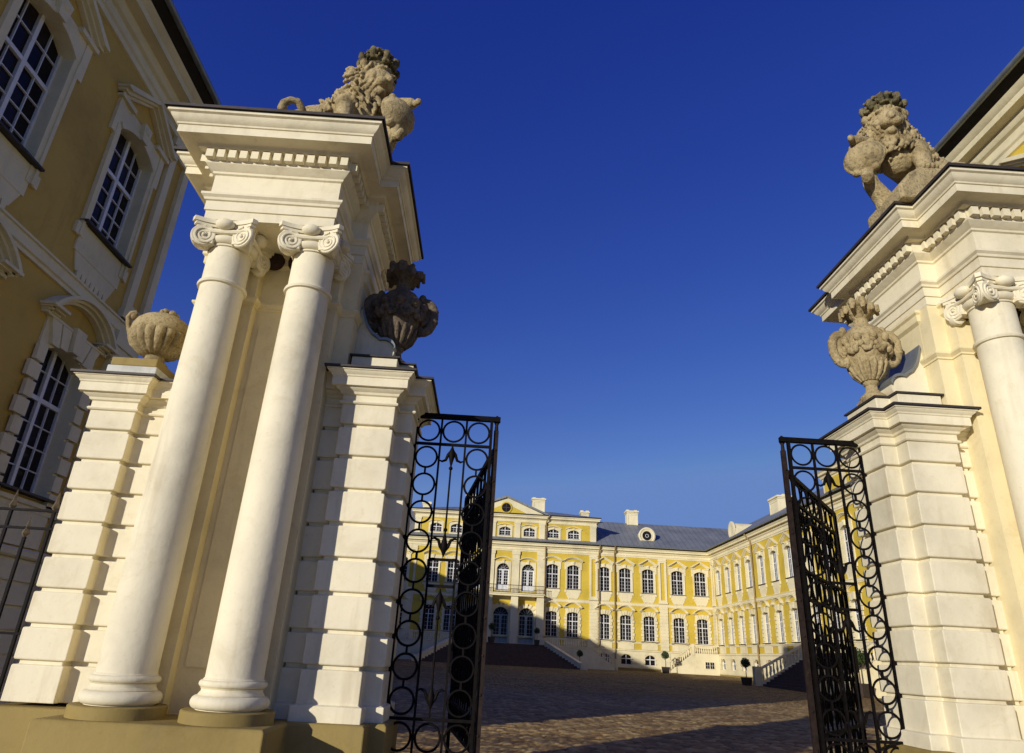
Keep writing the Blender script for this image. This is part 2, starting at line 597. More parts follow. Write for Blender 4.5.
    for cy in (5.43, 7.07):
        for cx in (-2.57, -1.79):
            name = 'column'
            if first is None:
                b = LB()
                o = Vector((0, 0, 0))
                prof = [(.207, -.27), (.204, -.24)]
                for i in range(11):
                    t = i / 10
                    prof.append((.2035 - .015 * t ** 1.7, -.22 + t * 3.13))
                prof += [(.189, 2.93), (.209, 2.935), (.215, 2.952), (.209, 2.968), (.191, 2.972), (.189, 2.99), (.188, 3.33), (.196, 3.335)]
                m = MB()
                m.lathe((0, 0, 0), prof, 48)
                shaft = m.mesh('column', M['cream'], 30)
                m = MB()
                tor = lambda R, zc, rr, n=7: [(R + rr * cos(-pi / 2 + pi * i / n), zc + rr * sin(-pi / 2 + pi * i / n)) for i in range(n + 1)]
                m.lathe((0, 0, 0), [(.228, -.455)] + tor(.226, -.405, .046) + [(.230, -.355), (.222, -.345), (.214, -.335), (.214, -.32), (.222, -.312)]
                        + tor(.213, -.285, .024) + [(.214, -.257), (.206, -.247)], 48)
                base = m.mesh('column_base', M['cream'], 35)
                m = MB()
                m.lathe((0, 0, 0), [(.322, -.535), (.322, -.462), (.314, -.455), (.2, -.455)], 48)
                disc = m.mesh('column_plinth', M['plinth'], 40)
                # capital
                m = MB()
                m.lathe((0, 0, 0), [(.19, 3.325), (.205, 3.33), (.222, 3.345), (.232, 3.365), (.232, 3.385), (.215, 3.40), (.21, 3.46)], 40)
                m.lathe((0, 0, 0), [(.193, 3.30), (.201, 3.305), (.201, 3.318), (.193, 3.322)], 40)
                for lev, (z0, z1, k) in enumerate([(3.448, 3.472, .90), (3.472, 3.50, .95), (3.502, 3.545, 1.0)]):
                    pts = []
                    for q in range(4):
                        a0 = pi / 4 + q * pi / 2 - pi / 2
                        c0 = Vector((cos(a0), sin(a0))) * .415 * k
                        c1 = Vector((cos(a0 + pi / 2), sin(a0 + pi / 2))) * .415 * k
                        t = (c1 - c0).normalized()
                        nn = Vector((t.y, -t.x))
                        for i in range(9):
                            s_ = .06 + .88 * i / 8
                            p = c0.lerp(c1, s_) - nn * (.066 * sin(pi * i / 8) ** .8 if 0 < i < 8 else 0)
                            pts.append((p.x, p.y))
                    m.poly(pts, z0, z1, 'z')
                for q in range(4):
                    ad = pi / 4 + q * pi / 2
                    for w in (-1, 1):
                        fa = ad + w * pi / 4                 # normal of the face this volute looks out of
                        na = fa + w * radians(20)
                        nrm = Vector((cos(na), sin(na), 0))
                        rad = Vector((cos(ad), sin(ad), 0))
                        tow = rad - nrm * rad.dot(nrm)
                        ctr = rad * .395 - tow.normalized() * .115 + Vector((0, 0, 3.375))
                        rot = Vector((0, 0, 1)).rotation_difference(nrm).to_matrix()
                        m.lathe(ctr, [(.05, -.04), (.09, -.034), (.106, -.014), (.108, -.006), (.102, .004), (.001, .004)], 22, rot=rot)
                        side = Vector((0, 0, 1)).cross(nrm)
                        path = []
                        for i in range(34):
                            th = i / 33 * 4.4 * pi
                            r_ = .098 * (1 - .78 * i / 33)
                            path.append(ctr + nrm * .006 + side * (r_ * sin(th) * w) + Vector((0, 0, r_ * cos(th))))
                        m.tube(path, [.0125 * (1 - .5 * i / 33) for i in range(34)], 6)
                        m.ball(ctr + nrm * .008, .017, 8, 6)
                    m.poly([(.36 * cos(ad), .36 * sin(ad)), (.24 * cos(ad + .42), .24 * sin(ad + .42)), (.12 * cos(ad), .12 * sin(ad)), (.24 * cos(ad - .42), .24 * sin(ad - .42))], 3.30, 3.452, 'z')
                    fa = q * pi / 2
                    nrm = Vector((cos(fa), sin(fa), 0))
                    side = Vector((-nrm.y, nrm.x, 0))
                    rr = Matrix.Rotation(fa, 3, 'Z')
                    m.ball(nrm * .245 + Vector((0, 0, 3.49)), (.062, .085, .055), 16, 10, rr)
                    m.tube([nrm * .222 + side * (-.20 + .04 * i) + Vector((0, 0, 3.435 - .012 * sin(pi * i / 10))) for i in range(11)], .024, 8)
                cap = m.mesh('capital', M['cream'], 38)
                first = True
            lo = Vector((X(cx), cy + dy, 0)) - root_inv
            c = inst(name, shaft, root, lo)
            inst('column_base', base, c)
            inst('column_plinth', disc, c)
            inst('capital', cap, c)

    # rusticated piers either side of the pylon
    def rust(b, plan, zb, joints, zt, foot=True):
        prof = [(.035, zb), (.035, zb + .115), (.0, zb + .125)] if foot else [(0, zb)]
        for z in joints:
            prof += [(0, z - .022), (-.006, z - .018), (-.034, z - .016), (-.034, z + .016), (-.006, z + .018), (0, z + .022)]
        prof.append((0, zt))
        b.sweep(P(plan), prof)

    gp = mirror_y([(-1.60, 5.865), (-1.40, 5.865), (-1.40, 5.74), (-.92, 5.74), (-.92, 5.92), (-.777, 5.92)])
    b = LB()
    rust(b, gp, -.54, [-.153, .110, .399, .675, .963, 1.254, 1.546, 1.833], 2.05)
    pg = b.build('pier', M['cream'], bevel=.007)
    b = LB()
    capprof = [(0, 0), (.018, .004), (.026, .016), (.018, .030), (.004, .034), (.004, .085), (.022, .095), (.03, .115), (.062, .135),
               (.068, .142), (.068, .15), (.10, .153), (.10, .232), (.108, .238), (.112, .252), (.135, .272), (.142, .285), (.152, .288), (.152, .302), (.05, .305)]
    b.sweep(P(gp), [(p, 2.032 + z * .99) for p, z in capprof])
    b.build('pier_cap', M['cream'], pg, smooth=28)
    f = LB()
    f.sweep(P(gp), [(.05, 2.337), (.165, 2.337), (.170, 2.331), (.174, 2.331), (.174, 2.351), (.0, 2.375)])
    f.build('pier_flashing', M['flashing'], pg)
    up = [(-1.40, 5.83), (-.97, 5.83), (-.97, 5.97), (-.83, 5.97), (-.83, 6.53), (-.97, 6.53), (-.97, 6.67), (-1.40, 6.67)]
    b = LB()
    b.sweep(P(up), [(0, 2.35), (0, 2.548)])
    b.build('urn_base', M['cream'], pg, bevel=.006)
    f = LB()
    f.sweep(P(up), [(0, 2.550), (.022, 2.550), (.022, 2.566), (-.1, 2.585)])
    f.build('urn_base_flashing', M['flashing'], pg)
    # scrolled console leaning on the pylon above the pier
    b = LB()
    cx, cz = -1.16, 2.70
    out = [(-1.45, 3.16), (-1.415, 3.15), (-1.385, 3.05), (-1.345, 2.95), (-1.29, 2.875), (-1.23, 2.835)] + arc(cx, cz, .115, radians(110), radians(-90), 14) + [(-1.45, 2.585)]
    b.poly([(X(a), z) for a, z in out], 6.02 + dy, 6.48 + dy, 'y')
    if side < 0:
        b.ring((X(cx), 6.02 + dy, cz), .085, .016)
        b.ring((X(cx), 6.02 + dy, cz), .042, .014)
    cs = b.build('console_scroll', M['cream'], smooth=35)
    b = LB()
    top = out[1:14]
    b.poly([(X(a), z + .003) for a, z in top] + [(X(a + .012), z + .028) for a, z in reversed(top)], 5.99 + dy, 6.51 + dy, 'y')
    b.build('console_flashing', M['gutter'], cs)

    op = mirror_y([(-3.66, 5.83), (-3.255, 5.83), (-3.255, 5.935), (-2.90, 5.935)])
    b = LB()
    rust(b, op, -.51, [-.228, .044, .316, .588, .860, 1.132, 1.404, 1.676], 1.88, False)
    po = b.build('pier', M['cream'], bevel=.007)
    b = LB()
    b.sweep(P(op), [(p, 1.862 + z) for p, z in capprof])
    b.build('pier_cap', M['cream'], po, smooth=28)
    f = LB()
    f.sweep(P(op), [(.05, 2.167), (.165, 2.167), (.170, 2.161), (.174, 2.161), (.174, 2.181), (.0, 2.20)])
    f.build('pier_flashing', M['flashing'], po)
    b = LB()
    b.box(X(-3.70), X(-3.235), 5.94 + dy, 6.40 + dy, 2.185, 2.358)
    b.build('block', M['lead'], po, bevel=.01)
    b = LB()
    b.box(X(-3.685), X(-3.25), 5.95 + dy, 6.39 + dy, 2.359, 2.445)
    b.build('urn_base', M['plinth'], po, bevel=.012)
    b = LB()
    b.poly([(X(a), z) for a, z in [(-2.93, 2.19), (-3.05, 2.19), (-3.12, 2.22), (-3.13, 2.29), (-3.08, 2.35), (-3.02, 2.40), (-2.97, 2.52), (-2.93, 2.62)]], 6.1 + dy, 6.4 + dy, 'y')
    b.build('console_scroll', M['cream'], smooth=40)

    # plinth down to the ground
    base = mirror_y([(-3.72, 5.735), (-2.95, 5.735), (-2.95, 5.06), (-1.41, 5.06), (-1.41, 5.62), (-.835, 5.62), (-.835, 5.83), (-.70, 5.83)])
    b = LB()
    b.sweep(P(base), [(.03, GZ - .05), (.03, GZ + .25), (0, GZ + .27), (0, -.555), (-.015, -.535)])
    b.build('plinth', M['plinth'], bevel=.010)
    return root


pylon(-1, 'cream gate pylon with paired columns left of the open gateway, lion with ball on top')
pylon(1, 'sunlit cream gate pylon right of the open gateway, cut by the photo edge')


# ------------------------------------------------------------------ stone urns
def urn(label, ctr, zb, flip, mat):
    """big baroque vase: foot on zb"""
    root = empty('stone_urn', (ctr[0], ctr[1], zb))
    tag(root, label, 'urn', 'stone urns on the gate piers')
    lobes = lambda t, z: 1 + (.035 * cos(8 * t) if .42 < z < .86 else 0) + (.05 * abs(cos(5 * t)) if .2 < z < .42 else 0)
    b = MB()
    b.box(-.15, .15, -.15, .15, 0, .05)
    b.lathe((0, 0, 0), [(.15, .05), (.155, .07), (.14, .09), (.10, .115), (.075, .15), (.068, .20), (.085, .215), (.095, .235), (.085, .25)], 28)
    b.build('foot', mat, root, smooth=35)
    b = MB()
    b.lathe((0, 0, 0), [(.085, .245), (.12, .27), (.165, .33), (.20, .40), (.235, .48), (.262, .57), (.27, .65), (.262, .72), (.235, .79), (.19, .84),
                        (.14, .875), (.10, .90), (.088, .93), (.085, .98), (.10, 1.0)], 48, flute=lobes)
    # swags and rosettes of carved fruit round the belly
    rnd = random.Random(5)
    for k in range(10):
        a = 2 * pi * k / 10
        for j in range(9):
            aa = a + (j - 4) / 4 * .29
            zz = .66 - .12 * (1 - ((j - 4) / 4) ** 2) + rnd.uniform(-.015, .015)
            r = .262 + rnd.uniform(0, .02)
            b.ball((r * cos(aa), r * sin(aa), zz), rnd.uniform(.026, .045), 8, 6)
        b.ball((.285 * cos(a + .31), .285 * sin(a + .31), .69), .05, 8, 6)
    for k in range(16):
        a = 2 * pi * k / 16
        b.tube([(.10 * cos(a), .10 * sin(a), .26), (.175 * cos(a), .175 * sin(a), .335), (.222 * cos(a), .222 * sin(a), .42), (.236 * cos(a), .236 * sin(a), .46)], [.02, .03, .026, .008], 7)
    b.build('bowl', mat, root, smooth=50)
    for q in (-1, 1):
        b = MB()
        path = []
        for i in range(26):
            t = i / 25
            th = radians(-150) + t * radians(330)
            rr = .15 - .075 * max(0, t - .55) / .45
            path.append((q * (.275 + rr * cos(th) * .82), 0, .64 + rr * sin(th) * 1.25))
        b.tube(path, [.034 + .022 * sin(pi * i / 25) for i in range(26)], 10)
        b.ball((q * .245, 0, .83), (.05, .06, .06), 10, 8)
        b.ball((q * .25, 0, .47), (.045, .06, .07), 10, 8)
        for i in range(4, 22, 3):
            p = path[i]
            b.ball((p[0] + q * .015, 0, p[2]), (.05, .058, .035), 8, 6)
        b.poly([(q * .30, .52), (q * .37, .60), (q * .38, .68), (q * .33, .76), (q * .27, .74), (q * .25, .58)], -.028, .028, 'y')
        b.build('handle', mat, root, smooth=60)
    b = MB()
    rnd = random.Random(3)
    for k in range(11):
        a = 2 * pi * k / 11 + rnd.uniform(-.1, .1)
        L = rnd.uniform(.19, .25)
        b.tube([(.05 * cos(a), .05 * sin(a), 1.0), (.13 * cos(a), .13 * sin(a), 1.07 + rnd.uniform(-.01, .04)), (L * cos(a), L * sin(a), 1.09 + rnd.uniform(-.03, .03)),
                (L * 1.05 * cos(a), L * 1.05 * sin(a), 1.03)], [.045, .06, .05, .02], 8)
    for k in range(6):
        a = 2 * pi * k / 6 + .4
        b.tube([(.03 * cos(a), .03 * sin(a), 1.05), (.07 * cos(a), .07 * sin(a), 1.16), (.12 * cos(a), .12 * sin(a), 1.22)], [.05, .05, .02], 8)
    b.ball((0, 0, 1.14), (.08, .08, .10), 12, 8)
    b.build('finial', mat, root, smooth=60)
    root.rotation_euler = (0, 0, flip)
    root.scale = (.87, .87, 1.0) if ctr[0] < 0 else (.82, .82, 1.0)
    return root


urn('dark shaded baroque urn with curled handles on the pier left of the open gateway', (-1.06, 6.18), 2.565, radians(6), M['urn_shaded'])
urn('sunlit baroque urn with rosettes and curled handles on the pier right of the gateway', (3.87, 6.29), 2.565, radians(-8), M['urn'])


def gadroon_urn(label, x, y, z):
    root = empty('stone_urn', (x, y, z))
    tag(root, label, 'urn', 'stone urns on the gate piers')
    b = MB()
    b.lathe((0, 0, 0), [(.115, 0), (.12, .02), (.105, .04), (.085, .055), (.082, .085), (.10, .10)], 28)
    b.build('foot', M['urn'], root, smooth=35)
    b = MB()
    fl = lambda t, w: 1 + (.115 * abs(cos(9 * t)) ** .7 - .05 if w < .30 else 0)
    b.lathe((0, 0, 0), [(.09, .09), (.16, .12), (.225, .18), (.258, .25), (.262, .295), (.255, .31), (.262, .325), (.255, .37), (.232, .42), (.19, .465), (.13, .50), (.06, .52)], 72, flute=fl)
    b.build('bowl', M['urn'], root, smooth=45)
    b = MB()
    rnd = random.Random(2)
    for k in range(16):
        a = rnd.uniform(0, 2 * pi)
        r = rnd.uniform(0, .085)
        b.ball((r * cos(a), r * sin(a), .53 + .04 * (1 - r / .085)), rnd.uniform(.022, .036), 8, 6)
    b.build('finial', M['urn'], root, smooth=60)
    for q, s in ((-1, .75), (1, 1.25)):
        b = MB()
        b.tube([(q * (.245 + .03 * s), 0, .30), (q * (.26 + .05 * s), 0, .38), (q * (.25 + .085 * s), 0, .45), (q * (.22 + .10 * s), 0, .50), (q * (.21 + .07 * s), 0, .515), (q * (.215 + .05 * s), 0, .49)],
               [.03 * s, .03 * s, .032 * s, .03 * s, .026 * s, .02 * s], 9)
        b.ball((q * (.21 + .085 * s), 0, .47), (.045 * s, .03 * s, .045 * s), 10, 8)
        b.build('handle', M['urn'], root, smooth=60)
    root.rotation_euler = (0, 0, radians(14))
    root.scale = (1.07, 1.07, 1.07)
    return root


gadroon_urn('round gadrooned stone urn on the outer pier between left columns and dark building', -3.40, 6.16, 2.445)


# ------------------------------------------------------------------ lions
def remeshed(mb, name, mat, parent, voxel, it=2):
    o = mb.build(name, mat, parent)
    r = o.modifiers.new('remesh', 'REMESH')
    r.mode = 'VOXEL'
    r.voxel_size = voxel
    s = o.modifiers.new('smooth', 'SMOOTH')
    s.iterations = it
    s.factor = .5
    bpy.context.view_layer.update()
    dg = bpy.context.evaluated_depsgraph_get()
    me = bpy.data.meshes.new_from_object(o.evaluated_get(dg))
    o.modifiers.clear()
    o.data = me
    me.polygons.foreach_set('use_smooth', [True] * len(me.polygons))
    return o


def lion(side, label):
    """written for the right pylon (lion looks to -x); the left one is mirrored about the gate axis"""
    mx = side
    org = Vector((4.62, 6.29, 4.50))
    root = empty('lion_statue', (org.x if side > 0 else 2 * AX - org.x - .10, org.y - (0 if side > 0 else .09), org.z))
    tag(root, label, 'statue', 'crowned lion statues on the gate pylons')

    def Q(p):
        return (mx * (p[0] - org.x), p[1] - org.y, p[2] - org.z)

    def chain(b, pts, n=5):
        for (p0, r0), (p1, r1) in zip(pts, pts[1:]):
            for i in range(n + 1):
                t = i / n
                p = Vector(p0).lerp(Vector(p1), t)
                b.ball(Q(p), r0 + (r1 - r0) * t, 14, 10)

    rnd = random.Random(11)
    DZ = Vector((0, 0, -.09))
    b = MB()
    # trunk, neck, haunches
    rz_ = .0 if side < 0 else -.13
    chain(b, [((5.40, 6.30, 5.72 + rz_), .19), ((5.22, 6.34, 5.81 + rz_ * .7), .225), ((4.98, 6.36, 5.86), .24), ((4.76, 6.28, 5.96), .25), ((4.62, 6.22, 6.06), .25), ((4.56, 6.17, 6.14), .22)], 6)
    chain(b, [((5.32, 6.22, 5.64), .20), ((5.10, 6.10, 5.54), .15), ((4.98, 5.98, 5.42), .075), ((4.84, 5.92, 5.40), .065)], 5)
    chain(b, [((5.30, 6.66, 5.60), .18), ((5.05, 6.72, 5.50), .11), ((4.9, 6.72, 5.44), .07)], 4)
    # chest and forelegs: the near one stands, the far one rests on the shield
    b.ball(Q((4.64, 6.18, 5.86)), (.22, .21, .25), 18, 12)
    chain(b, [((4.80, 6.06, 5.88), .135), ((4.77, 5.96, 5.70), .105), ((4.745, 5.92, 5.56), .085), ((4.73, 5.90, 5.43), .085)], 6)
    b.ball(Q((4.69, 5.85, 5.41)), (.11, .11, .055), 12, 8)
    for k in range(4):
        b.ball(Q((4.61 + .05 * k, 5.77 + .012 * abs(k - 1.5), 5.40)), (.034, .055, .042), 8, 6)
    chain(b, [((4.50, 6.20, 5.95), .13), ((4.32, 6.14, 5.97), .095), ((4.16, 6.07, 5.96), .075), ((4.06, 6.02, 5.93), .065)], 6)
    for k in range(4):
        b.ball(Q((3.965 + .028 * k, 5.95 + .038 * k, 5.90 + .012 * k)), (.042, .034, .044), 8, 6)
    # head
    hc = Vector((4.50, 6.05, 6.235))
    HS = 1.13
    face = (Vector((-.34, -.93, -.10)) if side > 0 else Vector((-.80, -.62, -.14))).normalized()
    sd = Vector((0, 0, 1)).cross(face).normalized()
    upv = face.cross(sd).normalized()
    hp = lambda f, s_, u_: hc + (face * f + sd * s_ + upv * u_) * HS
    B = lambda p, r, n=12, m=8: b.ball(Q(p), tuple(q * HS for q in r) if isinstance(r, tuple) else r * HS, n, m)
    B(hc, (.165, .165, .185), 18, 12)
    B(hp(.07, 0, -.01), .128, 16, 10)
    chain(b, [(hp(.10, 0, .06), .062), (hp(.185, 0, -.01), .050), (hp(.222, 0, -.045), .042)], 6)       # bridge and nose
    for q in (-1, 1):
        B(hp(.165, .045 * q, -.085), (.064, .060, .046))                               # muzzle
        B(hp(.125, .070 * q, .080), (.060, .045, .020), 10, 8)                          # brow
        B(hp(.085, .105 * q, -.02), (.048, .05, .055), 10, 8)                          # cheek
        B(hp(.140, .062 * q, .040), .018, 8, 6)                                        # eye
        B(hp(-.02, .185 * q, .11), (.045, .045, .055), 10, 8)                          # ear
    B(hp(.120, 0, -.165), (.060, .055, .040))                                          # jaw
    # mane: locks in rows round the face, then down neck, chest and shoulders
    for row in range(4):
        n = 24 + 3 * row
        for i in range(n):
            a = 2 * pi * (i + .5 * row) / n + rnd.uniform(-.06, .06)
            rr = .178 + .020 * row
            p = hp(-.005 - .06 * row + rnd.uniform(-.015, .015), rr * cos(a), rr * sin(a) * 1.06 - .02)
            if (p - hc).dot(upv) > .13:
                continue
            r = rnd.uniform(.026, .038)
            d = (p - hc).normalized()
            b.ball(Q(p), (r * .8, r * .8, r * 1.7), 8, 6, Vector((0, 0, 1)).rotation_difference(Vector((mx * d.x, d.y, d.z - .7))).to_matrix())
    for q in (-1, 1):                                    # whiskers, beard and cheek locks
        for k in range(5):
            for j in range(3):
                p = hp(.115 - .03 * j - .012 * k, q * (.045 + .030 * k), -.155 + .028 * k - .035 * j + .008 * k * k)
                r = .030 + .004 * j
                b.ball(Q(p), (r * .75, r * .75, r * 1.6), 8, 6, Matrix.Rotation(mx * q * -.35, 3, 'Y'))
    for k in range(5):
        p = hp(.10, .026 * (k - 2), -.215 - .012 * (2 - abs(k - 2)))
        b.ball(Q(p), (.024, .024, .06), 8, 6)
    for q in (-1, 1):                                    # forelock under the crown
        for k in range(4):
            p = hp(.135 - .02 * k, q * (.02 + .035 * k), .125 - .006 * k)
            b.ball(Q(p), (.026, .026, .036), 8, 6)
    for i in range(620):
        t = rnd.random()
        c0 = Vector((4.56, 6.17, 6.12)).lerp(Vector((5.0, 6.34, 5.88)), t) if rnd.random() < .62 else Vector((4.56, 6.14, 6.04)).lerp(Vector((4.64, 6.14, 5.76)), t)
        d = Vector((rnd.gauss(0, 1), rnd.gauss(0, 1), rnd.gauss(0, 1))).normalized()
        p = c0 + d * .245
        if p.z < 5.74 or ((p - hc).dot(face) > -.02 and (p - hc).length < .30):
            continue
        r = rnd.uniform(.018, .032)
        b.ball(Q(p), (r, r, r * 2.0), 8, 6, Euler((rnd.uniform(-.5, .5), rnd.uniform(-.5, .5) + mx * .5, 0)).to_matrix())
    # tail curling up behind
    tx, tz = (-.14, -.085) if side < 0 else (-.10, -.26)
    tp = [((5.40 + tx, 6.14, 5.72 + tz), .06), ((5.42 + tx, 6.04, 5.84 + tz), .045), ((5.46 + tx, 5.99, 5.90 + tz), .040), ((5.54 + tx, 5.97, 5.90 + tz), .040), ((5.61 + tx, 5.97, 5.85 + tz), .045), ((5.62 + tx, 5.98, 5.78 + tz), .055)]
    chain(b, tp, 5)
    remeshed(b, 'body', M['statue'], root, .0085, 2)
    # crown: a heavy wreath of curled leaves
    b = MB()
    cc = hp(-.03, 0, .165)
    b.lathe(Q(cc), [(.165, -.04), (.185, 0), (.188, .05), (.165, .085), (.10, .12), (.001, .13)], 24)
    for k in range(190):
        a = rnd.uniform(0, 2 * pi)
        e = rnd.uniform(-.12, 1.35)
        rr = 1 + rnd.uniform(-.10, .14)
        p = cc + Vector((cos(a) * cos(e) * .205 * rr, sin(a) * cos(e) * .205 * rr, sin(e) * .215 * rr + .015))
        r = rnd.uniform(.016, .036)
        b.ball(Q(p), (r, r, r * .75), 8, 6, Euler((rnd.uniform(-1, 1), rnd.uniform(-1, 1), 0)).to_matrix())
    for k in range(9):
        a = 2 * pi * k / 9 + rnd.uniform(-.12, .12)
        h = rnd.uniform(-.02, .03)
        o = Vector((cos(a), sin(a), 0))
        b.tube([Q(cc + o * .19), Q(cc + o * .225 + Vector((0, 0, .05 + h))), Q(cc + o * .235 + Vector((0, 0, .095 + h))), Q(cc + o * .255 + Vector((0, 0, .09 + h)))], [.03, .042, .036, .018], 8)
    remeshed(b, 'crown', M['crown'], root, .0085, 1)
    # cartouche shield leaning over the edge
    b = MB()
    nrm = Vector((-.66 * mx, -.70, .05)).normalized()
    rot = Vector((0, 0, 1)).rotation_difference(nrm).to_matrix()
    sc = Vector(Q((4.13, 6.03, 5.705) if side > 0 else (4.175, 6.01, 5.75)))
    b.ball(sc, (.205, .215, .115), 28, 14, rot)
    sp = nrm.cross(Vector((0, 0, 1))).normalized()
    su = sp.cross(nrm).normalized()
    b.tube([sc - nrm * .02 + sp * (.205 * cos(t)) + su * (.215 * sin(t)) for t in [2 * pi * i / 30 for i in range(30)]], .026, 8, True)
    for t in (-.5, .5, -2.64, 2.64):
        b.ball(sc - nrm * .01 + sp * (.21 * sin(t)) + su * (.22 * cos(t)), (.05, .05, .04), 10, 8)
    cv = [sc - su * .20 - nrm * .02, sc - su * .27 - nrm * .03, sc - su * .33 - nrm * .0, sc - su * .36 + nrm * .05, sc - su * .33 + nrm * .09, sc - su * .29 + nrm * .08]
    b.tube(cv, [.07, .065, .06, .055, .05, .035], 10)
    b.tube([sc - su * .12 - nrm * .10, sc - su * .30 - nrm * .14, Vector(Q((4.36, 6.16, 5.22))), Vector(Q((4.42, 6.18, 5.05)))], [.08, .09, .11, .13], 10)
    remeshed(b, 'shield', M['statue'], root, .0105, 1)
    # rough plinth under the lion
    b = MB()
    pts = [(4.29, 4.945), (5.00, 4.945), (5.00, 5.40), (4.86, 5.40), (4.56, 5.38), (4.44, 5.30), (4.38, 5.22), (4.29, 5.12)]
    b.poly([(mx * (x - org.x), z - org.z) for x, z in pts], 5.76 - org.y, 6.44 - org.y, 'y')
    b.build('pedestal', M['statue'], root, bevel=.03)
    b = MB()
    pts = [(5.003, 4.945), (5.95, 4.945), (5.95, 5.25), (5.6, 5.40), (5.003, 5.40)]
    b.poly([(mx * (x - org.x), z - org.z) for x, z in pts], 5.95 - org.y, 6.82 - org.y, 'y')
    b.build('pedestal', M['statue'], root, bevel=.03)
    root.scale = (.935,) * 3
    root.location = (4.28, 5.88, 4.075) if side > 0 else (-1.65, 5.80, 4.085)
    return root


lion(-1, 'crowned stone lion with paw on a ball-like shield, on the left gate pylon')
lion(1, 'crowned stone lion with oval shield and mossy sloped plinth, on the right gate pylon')


# ------------------------------------------------------------------ wrought iron gate
def panel_mesh(width, ztop, zrail, zlow, zbot, ring_cols, kind):
    """x from 0 to width, in the plane y=0; returns dict of MBs"""
    fr, bars, rings, fin = MB(), MB(), MB(), MB()
    t = .014
    cw = width / 3 if kind == 'panel' else .27
    for z in (ztop, zrail, zlow, zbot):
        h = .022 if z == ztop else .012
        fr.box(0, width, -.02, .02, z - h, z + h)
    fr.box(-.014, .014, -.016, .016, zbot - .55, ztop)
    fr.box(width - .014, width + .014, -.016, .016, zbot - .55, ztop)
    return fr, bars, rings, fin, cw


def fleur(b, x, z, up, s=1.0):
    q = 1 if up else -1
    b.lathe((x, 0, z), [(.004, -.10 * s * q), (.024 * s, -.05 * s * q), (.034 * s, -.01 * s * q), (.02 * s, .05 * s * q), (.006, .11 * s * q)] if up else
            [(.006, -.11 * s), (.02 * s, -.05 * s), (.034 * s, .01 * s), (.024 * s, .05 * s), (.004, .10 * s)], 10)
    for e in (-1, 1):
        b.tube([(x, 0, z - .06 * s * q), (x + e * .035 * s, 0, z - .01 * s * q), (x + e * .055 * s, 0, z + .045 * s * q), (x + e * .09 * s, 0, z + .06 * s * q), (x + e * .115 * s, 0, z + .05 * s * q)],
               [.014 * s, .016 * s, .014 * s, .011 * s, .007 * s], 7)


def iron_grille(side, x0, y, label):
    root = empty('iron_grille', (x0, y, GZ))
    tag(root, label, 'gate', 'fixed wrought iron panels beside the gate leaves')
    w = .735
    ZT, ZR, ZL, ZB = 2.145 - GZ, 1.872 - GZ, -.525 - GZ, -.795 - GZ
    cw = w / 3
    fr = MB()
    fr.box(-.02 if side < 0 else -.085, w + (.085 if side < 0 else .02), -.024, .024, ZT - .012, ZT + .036)
    for z in (ZR, ZL, ZB):
        fr.box(0, w, -.014, .014, z - .012, z + .012)
    for x in (0, w):
        fr.box(x - .014, x + .014, -.018, .018, .03, ZT - .012)
    for x in (cw, 2 * cw):
        fr.box(x - .0095, x + .0095, -.012, .012, ZB - .55, ZT - .012)
    fr.box(0, w, -.014, .014, .09, .115)
    rg = fr
    R = .112
    for c in range(3):
        rg.ring((cw * (c + .5), 0, (ZT + ZR) / 2), R - .008, .0105)
        rg.ring((cw * (c + .5), 0, (ZL + ZB) / 2), R - .008, .0105)
    n = 9
    sp = (ZR - ZL) / n
    for c in (0, 2):
        x = cw * (c + .5)
        for k in range(n):
            rg.ring((x, 0, ZR - sp * (k + .5)), .102, .0105)
            if k:
                rg.box(x - .009, x + .009, -.01, .01, ZR - sp * k - .03, ZR - sp * k + .03)
            for e in (-1, 1):
                rg.ball((x + e * .114, 0, ZR - sp * (k + .5)), .015, 6, 4)
    rg.build('frame', M['iron'], root, smooth=60)
    ct = MB()
    xc = w / 2
    zmid = ZR - sp * 4.1
    ct.tube([(xc, 0, ZR), (xc, 0, zmid + .24)], .009, 8)
    fleur(ct, xc, ZR - .11, False)
    ct.ball((xc, 0, ZR - .235), .02, 8, 6)
    ct.ball((xc, 0, zmid + .27), .02, 8, 6)
    fleur(ct, xc, zmid + .13, True, 1.05)
    ct.box(cw, 2 * cw, -.012, .012, zmid - .012, zmid + .012)
    ct.box(cw, 2 * cw, -.012, .012, zmid - .245, zmid - .22)
    fleur(ct, xc, zmid - .36, False)
    ct.ball((xc, 0, zmid - .50), .02, 8, 6)
    ct.tube([(xc, 0, zmid - .25), (xc, 0, ZL)], .009, 8)
    fleur(ct, xc, ZL + .17, True)
    ct.build('spindle', M['iron'], root, smooth=50)
    return root


iron_grille(-1, -.777, 6.30, 'narrow black iron ring panel of the gate, fixed to the left pylon pier')
iron_grille(1, 2.963, 6.38, 'narrow black iron ring panel of the gate, fixed to the right pylon pier')


def gate_post(x, y, label):
    root = empty('gate_post', (x, y, GZ))
    tag(root, label, 'gate post', 'rusty iron posts of the gate')
    b = MB()
    b.box(-.024, .024, -.014, .014, 0, 3.50)
    b.lathe((0, 0, 0), [(.02, 3.50), (.016, 3.56), (.028, 3.585), (.030, 3.615), (.026, 3.64), (.004, 3.66)], 12)
    for k in range(11):
        b.ball((.0, -.016, .2 + .31 * k), (.012, .009, .012), 8, 6)
    b.build('shaft', M['rust'], root, smooth=40)
    return root


gate_post(.008, 6.33, 'rusty square iron post at the free end of the left gate panel')
gate_post(2.915, 6.41, 'rusty square iron post at the free end of the right gate panel')


